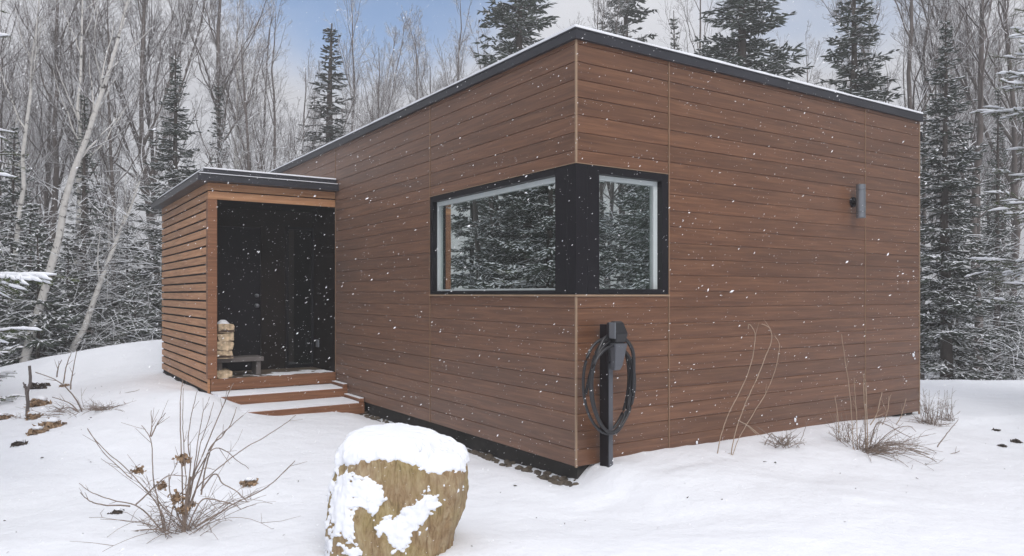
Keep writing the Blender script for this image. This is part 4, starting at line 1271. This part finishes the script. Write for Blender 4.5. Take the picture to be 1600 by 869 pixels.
# leaning birches on the left
def leaning(seed, p0, p1, Y, r0, label, H=None):
    A = px(*p0, Y); B = px(*p1, Y)
    A[2] = gz(A[0], Y) - 0.2
    v = B - A
    L = np.linalg.norm(v) * 1.5
    mt, mc = bare_tree(seed, H=L, r0=r0, l1=9, l2=6, l3=5, t0=0.5)
    r_ = thing("birch_tree", label, "tree", tuple(A), 0)
    r_.rotation_euler = (0, math.atan2(v[0], v[2]), 0)
    mt.build("trunk", M['birch'], r_, smooth=True); mc.build("crown", M['twig'], r_, smooth=True)
leaning(301, (36, 545), (162, 180), 16.8, 0.095, "thick white birch trunk leaning right across the left woods")
leaning(302, (98, 560), (178, 385), 17.4, 0.078, "shorter white birch leaning right in front of the dark firs")
leaning(303, (12, 480), (52, 200), 18.5, 0.07, "thin pale birch close to the left photo edge")
leaning(304, (112, 420), (122, 180), 20, 0.07, "slender upright white birch stem behind the leaning trunk")

bares = [  # px, Y, proto index, height scale, label
    (432, 24, 1, 0.82, "tall forked bare tree rising left of the solitary spruce"),
    (330, 23, 2, 0.95, "tall bare tree with dark upright limbs above the porch roof"),
    (80, 21, 0, 0.95, "dark bare tree with curving limbs at the upper left"),
    (225, 24, 4, 0.95, "many-limbed bare tree above the leaning birches"),
    (655, 30, 3, 1.0, "pale vase shaped bare tree left of the broad spruce"),
    (595, 29, 4, 0.80, "dense twiggy bare tree right of the solitary spruce"),
    (715, 30, 1, 1.02, "bare tree between the vase shaped one and the broad spruce"),
    (905, 30, 3, 0.98, "bare tree straight behind the roof corner"),
    (1085, 29, 2, 0.95, "bare tree with a thick trunk beside the largest spruce"),
    (1420, 19, 1, 0.95, "big dark bare tree with spreading limbs right of the roof end"),
    (1255, 28, 3, 0.9, "thin bare tree between the two right roof spruces"),
    (1530, 18.5, 0, 0.95, "bare tree with grey trunk in the right woods"),
    (1575, 20, 4, 0.95, "many-limbed bare tree at the right photo edge"),
]
for i, (u, Y, k, s, lb) in enumerate(bares):
    put(protos[k], atpx(u, Y), Y, s, 0.7 + i * 1.9, label=lb)

zones = [  # px range, Y range, count, label, group
    (-40, 250, 17, 34, 15, "grey bare tree in the crowded woods left of the porch", "bare trees of the left woods"),
    (250, 480, 19, 34, 9, "grey bare tree in the row behind the porch roof", "bare trees behind the porch"),
    (560, 900, 27, 40, 14, "pale bare tree in the line behind the long roof edge", "bare trees behind the long roof edge"),
    (900, 1430, 25, 40, 14, "pale bare tree in the line behind the lamp wall roof", "bare trees behind the lamp wall roof"),
    (1430, 1680, 16.5, 34, 13, "grey bare tree in the woods right of the house", "bare trees of the right woods"),
]
taken = []
def free(x, y, d):
    return all((x - a_) ** 2 + (y - b_) ** 2 > d * d for a_, b_ in taken)
for (u0, u1, Y0, Y1_, n, lb, gr) in zones:
    k = 0; tries = 0
    while k < n and tries < 2000:
        tries += 1
        Y = math.sqrt(rnd.uniform(Y0 ** 2, Y1_ ** 2)); x = atpx(rnd.uniform(u0, u1), Y)
        if not free(x, Y, 0.9): continue
        uu = 800 + 1170 * x / Y
        if any(abs(uu - q_[1]) < 38 and Y < q_[2] for q_ in special): continue
        taken.append((x, Y))
        pr_ = rnd.choice(protos[:5] + protos[:5] + [protos[5]] + slim) if not gr.startswith("bare trees behind the l") else rnd.choice(protos[:5] + slim[:2])
        top = 1.0
        if 380 < (u0 + u1) / 2 < 700: top = 0.85
        put(pr_, x, Y, rnd.uniform(0.75, 1.05) * top, rnd.uniform(0, 6.28), (rnd.gauss(0, 0.04), rnd.gauss(0, 0.04)), lb, gr)
        k += 1
# background conifers and saplings
for (u0, u1, Y0, Y1_, n, lb, gr, ps, sc) in (
        (-40, 250, 21, 32, 7, "dark spruce deep in the woods left of the porch", "spruces deep in the left woods", [sprA, sprD], (0.5, 0.8)),
        (1430, 1690, 19, 32, 8, "dark spruce deep in the woods right of the house", "spruces deep in the right woods", [sprA, sprB, sprD], (0.5, 0.8)),
        (0, 250, 16.8, 23, 16, "snow covered fir sapling at the edge of the left woods", "fir saplings of the left woods", [sapA, sapB], (0.8, 1.5)),
        (1435, 1650, 16.5, 24, 10, "snow covered fir sapling at the edge of the right woods", "fir saplings of the right woods", [sapA, sapB], (0.6, 1.1))):
    k = 0
    while k < n:
        Y = rnd.uniform(Y0, Y1_); x = atpx(rnd.uniform(u0, u1), Y)
        put(rnd.choice(ps), x, Y, rnd.uniform(*sc), rnd.uniform(0, 6.28), label=lb, group=gr); k += 1
# trees beside the camera that the panes mirror
for i, (x, y, pr_, s, lb) in enumerate(((-8.6, 9.8, sprD, 0.95, "spruce"), (-11.5, 11.5, sprC, 0.9, ""), (-10.8, 8.6, sprD, 0.9, ""), (-13.5, 13.2, sprD, 1.0, ""), (-9.6, 6.6, sprD, 0.9, ""),
                                        (-13, 9.5, sprC, 0.9, ""), (12.5, 4.5, sprD, 1.0, ""), (13.5, 1.8, sprD, 1.0, ""), (16, 3.5, sprC, 0.9, ""), (15, 6.6, sprD, 1.0, ""), (-15.5, 11.2, sprD, 1.2, ""), (-18, 14.5, sprA, 0.9, ""), (-16.5, 15.5, sprD, 1.1, ""), (18, 0.5, sprD, 1.2, ""), (19, 4.5, sprC, 1.0, ""))):
    put(pr_, x, y, s, i * 2.1, label="spruce at the side of the clearing mirrored in the %s window pane" % ("left" if x < 0 else "right"), group="spruces at the %s side of the clearing" % ("left" if x < 0 else "right"))
for i in range(34):
    sgn = -1 if i % 2 else 1
    x = sgn * rnd.uniform(12, 27); y = rnd.uniform(5, 16) if sgn < 0 else rnd.uniform(-5, 7)
    put(protos[i % 5], x, y, rnd.uniform(0.8, 1), rnd.uniform(0, 6), label="bare tree at the side of the clearing mirrored in the %s window pane" % ("left" if sgn < 0 else "right"), group="bare trees at the %s side of the clearing" % ("left" if sgn < 0 else "right"))

# ------------------------------------------------------------------ near spruces with snowy finger boughs
def near_spruce(seed, H, zlo, rb, gap, per, snow=0.8, needles=70):
    rg = np.random.default_rng(seed)
    mt = MB(); mc = MB(); ms = MB()
    t_ = np.linspace(0, 1, 10); c = np.zeros((10, 3)); c[:, 2] = t_ * H - 0.3
    mt.tubes(c, 0.011 * H * (1 - t_) + 0.012, 8)
    TW = []
    z_ = zlo
    while z_ < H * 0.97:
        u = z_ / H
        for k in range(per):
            L = rb * (1 - u) ** 0.8 * rg.uniform(0.65, 1.15) + 0.1
            a_ = rg.uniform(0, 6.283)
            el = -0.12 + 0.4 * u + rg.normal(0, 0.1)
            d = np.array([math.cos(a_) * math.cos(el), math.sin(a_) * math.cos(el), math.sin(el)])
            s_ = np.linspace(0, 1, 8)
            p = np.array([0, 0, z_]) + d * (L * s_)[:, None]; p[:, 2] += L * (-0.16 * s_ + 0.18 * s_ ** 2.5)
            mt.tubes(p, np.linspace(0.014, 0.005, 8), 5)
            TW.append((p[5:].copy()))
            nt_ = int(6 + L * 9)
            for j in range(nt_):
                ss = 0.18 + 0.8 * (j + rg.uniform(0, 0.6)) / nt_
                ss = min(ss, 0.98)
                i = min(int(ss * 7), 6); f = ss * 7 - i
                q0 = p[i] * (1 - f) + p[i + 1] * f
                dd = p[i + 1] - p[i]; dd /= np.linalg.norm(dd)
                sd = np.cross(dd, [0, 0, 1]); sd /= np.linalg.norm(sd) + 1e-9; sd *= 1 if j % 2 else -1
                tl = (0.16 + 0.34 * L * (1 - ss)) * rg.uniform(0.7, 1.15)
                td = dd * 0.75 + sd * rg.uniform(0.45, 0.7) + np.array([0, 0, rg.normal(-0.05, 0.08)]); td /= np.linalg.norm(td)
                r3 = np.linspace(0, 1, 3)[:, None]
                tw = q0 + td * tl * r3; tw[:, 2] -= 0.1 * tl * r3[:, 0] ** 2
                TW.append(tw)
                if tl > 0.3:
                    for e in (0.4, 0.7):
                        b0 = q0 + td * tl * e
                        for sg in (-1, 1):
                            t2 = td * 0.75 + sg * np.cross(td, [0, 0, 1]) * 0.6; t2 /= np.linalg.norm(t2)
                            TW.append(b0 + t2 * (tl * 0.36) * r3)
        z_ += gap * rg.uniform(0.7, 1.2)
    P = np.array(TW)
    B = len(P)
    mt.tubes(P, np.tile([0.005, 0.004, 0.0025], (B, 1)), 3)
    L = np.linalg.norm(P[:, 2] - P[:, 0], axis=1)
    # needles all round each twig
    tt = rg.uniform(0, 1.0, (B, needles)); x = tt * 2; i = np.minimum(x.astype(int), 1); f = (x - i)[..., None]
    bi = np.arange(B)[:, None]
    O = P[bi, i] * (1 - f) + P[bi, i + 1] * f
    D = P[bi, i + 1] - P[bi, i]; D /= np.linalg.norm(D, axis=-1, keepdims=True) + 1e-9
    pr_ = perp(D, rg); pr_[..., 2] -= 0.15
    nd = D * 0.62 + pr_ * 0.75; nd /= np.linalg.norm(nd, axis=-1, keepdims=True)
    nl = 0.028 * rg.uniform(0.7, 1.2, (B, needles, 1)); sdv = np.cross(nd, D); sdv /= np.linalg.norm(sdv, axis=-1, keepdims=True) + 1e-9
    V = np.stack([O - sdv * 0.0022, O + sdv * 0.0022, O + nd * nl], 2).reshape(-1, 3)
    mc.add(V, np.arange(len(V)).reshape(-1, 3))
    # snow lying along the twigs, lumpy
    k = rg.random(B) < snow
    Ps = P[k]; n = 6
    s_ = np.linspace(0, 1, n); xx = s_ * 2; i = np.minimum(xx.astype(int), 1); f = (xx - i)[None, :, None]
    C = Ps[:, i] * (1 - f) + Ps[:, i + 1] * f
    rr = 0.015 * rg.uniform(0.45, 1.25, C.shape[:2]) * np.array([0.35, 1, 1.1, 1.05, 0.9, 0.25])
    C = C.copy(); C[..., 2] += 0.010 + rr * 0.35
    ms.tubes(C, rr, 7)
    return mt, mc, ms
def make_near(label, loc, rz, s=1.0, **kw):
    mt, mc, ms = near_spruce(**kw)
    r_ = thing("spruce_tree", label, "tree", loc, rz); r_.scale = (s, s, s)
    mt.build("trunk", M['spbark'], r_, smooth=True); mc.build("crown", M['needle_near'], r_); ms.build("snow_load", M['snow'], r_, smooth=True)
    return r_
make_near("close spruce whose snowy finger-like boughs reach in from the left edge", (-4.35, 4.75, gz(-4.35, 4.75)), 0.4, seed=401, H=12, zlo=1.4, rb=1.30, gap=0.5, per=6, snow=0.5)
make_near("mid distance spruce with snowy boughs reaching in from the right edge", (8.0, 9.9, gz(8.0, 9.9)), 2.0, 1.15, seed=402, H=8.8, zlo=1.3, rb=1.75, gap=0.33, per=6, needles=60, snow=0.42)
make_near("young snow plastered fir low at the left edge behind the leaf clumps", (-7.75, 10.4, gz(-7.75, 10.4)), 1.0, 1.0, seed=403, H=2.1, zlo=0.15, rb=0.9, gap=0.2, per=6, needles=40, snow=0.55)

# ------------------------------------------------------------------ undergrowth and far woods
rg = np.random.default_rng(55)
m = MB()
def scatter_brush(u0, u1, Y0, Y1_, n, hmax):
    Y = rg.uniform(Y0, Y1_, n); x = (rg.uniform(u0, u1, n) - 800) / 1170 * Y
    z0_ = ground_z(x, Y)
    base = np.stack([x, Y, z0_ + rg.uniform(0, 1, n) ** 1.4 * hmax], -1)
    a_ = rg.uniform(0, 6.283, n); L = rg.uniform(0.3, 1.3, n); el = rg.normal(0.25, 0.45, n)
    d = np.stack([np.cos(a_) * np.cos(el), np.sin(a_) * np.cos(el), np.sin(el)], -1)
    s_ = np.linspace(0, 1, 4)
    P = base[:, None] + d[:, None] * (L[:, None] * s_)[..., None]
    P[..., 2] -= 0.18 * L[:, None] * s_ ** 2
    P += np.cumsum(rg.normal(0, 0.02, P.shape), 1)
    m.tubes(P, np.linspace(0.0065, 0.0025, 4)[None] * rg.uniform(0.6, 1.3, (n, 1)), 3)
scatter_brush(-60, 260, 16.5, 26, 4200, 4.2)
scatter_brush(250, 500, 18, 28, 1800, 6.0)
scatter_brush(1430, 1690, 16.3, 27, 2600, 3.6)
def side_brush(x0, x1, y0, y1, n, hmax):
    x = rg.uniform(x0, x1, n); y = rg.uniform(y0, y1, n); Y_ = np.maximum(y, 0.01)
    base = np.stack([x, y, ground_z(x, y) + rg.uniform(0, 1, n) ** 1.4 * hmax], -1)
    a_ = rg.uniform(0, 6.283, n); L = rg.uniform(0.3, 1.2, n); el = rg.normal(0.3, 0.45, n)
    d = np.stack([np.cos(a_) * np.cos(el), np.sin(a_) * np.cos(el), np.sin(el)], -1)
    s_ = np.linspace(0, 1, 4)
    P = base[:, None] + d[:, None] * (L[:, None] * s_)[..., None]
    P[..., 2] -= 0.18 * L[:, None] * s_ ** 2
    P += np.cumsum(rg.normal(0, 0.02, P.shape), 1)
    m.tubes(P, np.linspace(0.0065, 0.0025, 4)[None] * rg.uniform(0.6, 1.3, (n, 1)), 3)
side_brush(-17, -10.5, 6, 13, 2600, 4.0)
side_brush(11.5, 20, -2, 8, 3000, 4.0)
o = m.build("undergrowth", M['brush'], None); o["kind"] = "stuff"
m = MB()
mtf, mcf = bare_tree(501, H=13, r0=0.12, l1=13, l2=6, l3=5, fine=False)
Vt = np.concatenate(mtf.V); Vc = np.concatenate(mcf.V)
for k in range(26):
    Y = rg.uniform(46, 75); x = (rg.uniform(-80, 1680) - 800) / 1170 * Y
    a_ = rg.uniform(0, 6.28); s = rg.uniform(0.75, 1.1)
    Rm = np.array([[math.cos(a_), -math.sin(a_), 0], [math.sin(a_), math.cos(a_), 0], [0, 0, 1]]) * s
    off_ = np.array([x, Y, gz(x, Y)])
    for Vv, Fs in ((Vt, mtf.F), (Vc, mcf.F)):
        base = m.n; m.V.append(Vv @ Rm.T + off_); m.n += len(Vv)
        for Fc, mi in Fs: m.F.append((Fc + base, 0))
o = m.build("distant_woods", M['twig'], None, smooth=True); o["kind"] = "stuff"

# ------------------------------------------------------------------ falling snow
n = 32000
Y = 2.0 + 10 * rg.random(n) ** 0.75
P = np.stack([(rg.uniform(-0.1, 1.1, n) * 1600 - 800) / 1170 * Y, Y, CAMZ + rg.uniform(-0.36, 0.44, n) * Y], -1)
P = P[P[:, 2] > ground_z(P[:, 0], P[:, 1]) + 0.03]
b = (P[:, 0] - CX) * URX + (P[:, 1] - CY) * URY; a = (P[:, 0] - CX) * ULX + (P[:, 1] - CY) * ULY
P = P[~((a > -0.05) & (b > -0.05))]
n = len(P)
D = np.array([0.75, 0.1, 0.62]) + rg.normal(0, 0.22, (n, 3)); D /= np.linalg.norm(D, axis=1, keepdims=True)
U = perp(D, rg); W2 = np.cross(D, U)
sz = 0.00095 * rg.lognormal(0, 0.45, (n, 1)) * np.minimum(1, P[:, 1:2] / 2.5)
lg = sz * rg.uniform(1.8, 3.0, (n, 1))
V = np.stack([P + D * lg, P - D * lg, P + U * sz, P - U * sz, P + W2 * sz, P - W2 * sz], 1)
bidx = np.arange(n)[:, None] * 6
Fc = np.concatenate([bidx + np.array(f) for f in ((0, 2, 4), (0, 4, 3), (0, 3, 5), (0, 5, 2), (1, 4, 2), (1, 3, 4), (1, 5, 3), (1, 2, 5))])
m = MB(); m.add(V, Fc)
o = m.build("falling_snow", M['flake'], None); o["kind"] = "stuff"

# remove prototypes that were never placed
for o in ORIG:
    if o not in used:
        for ch in KIDS[o]: bpy.data.objects.remove(ch)
        bpy.data.objects.remove(o)
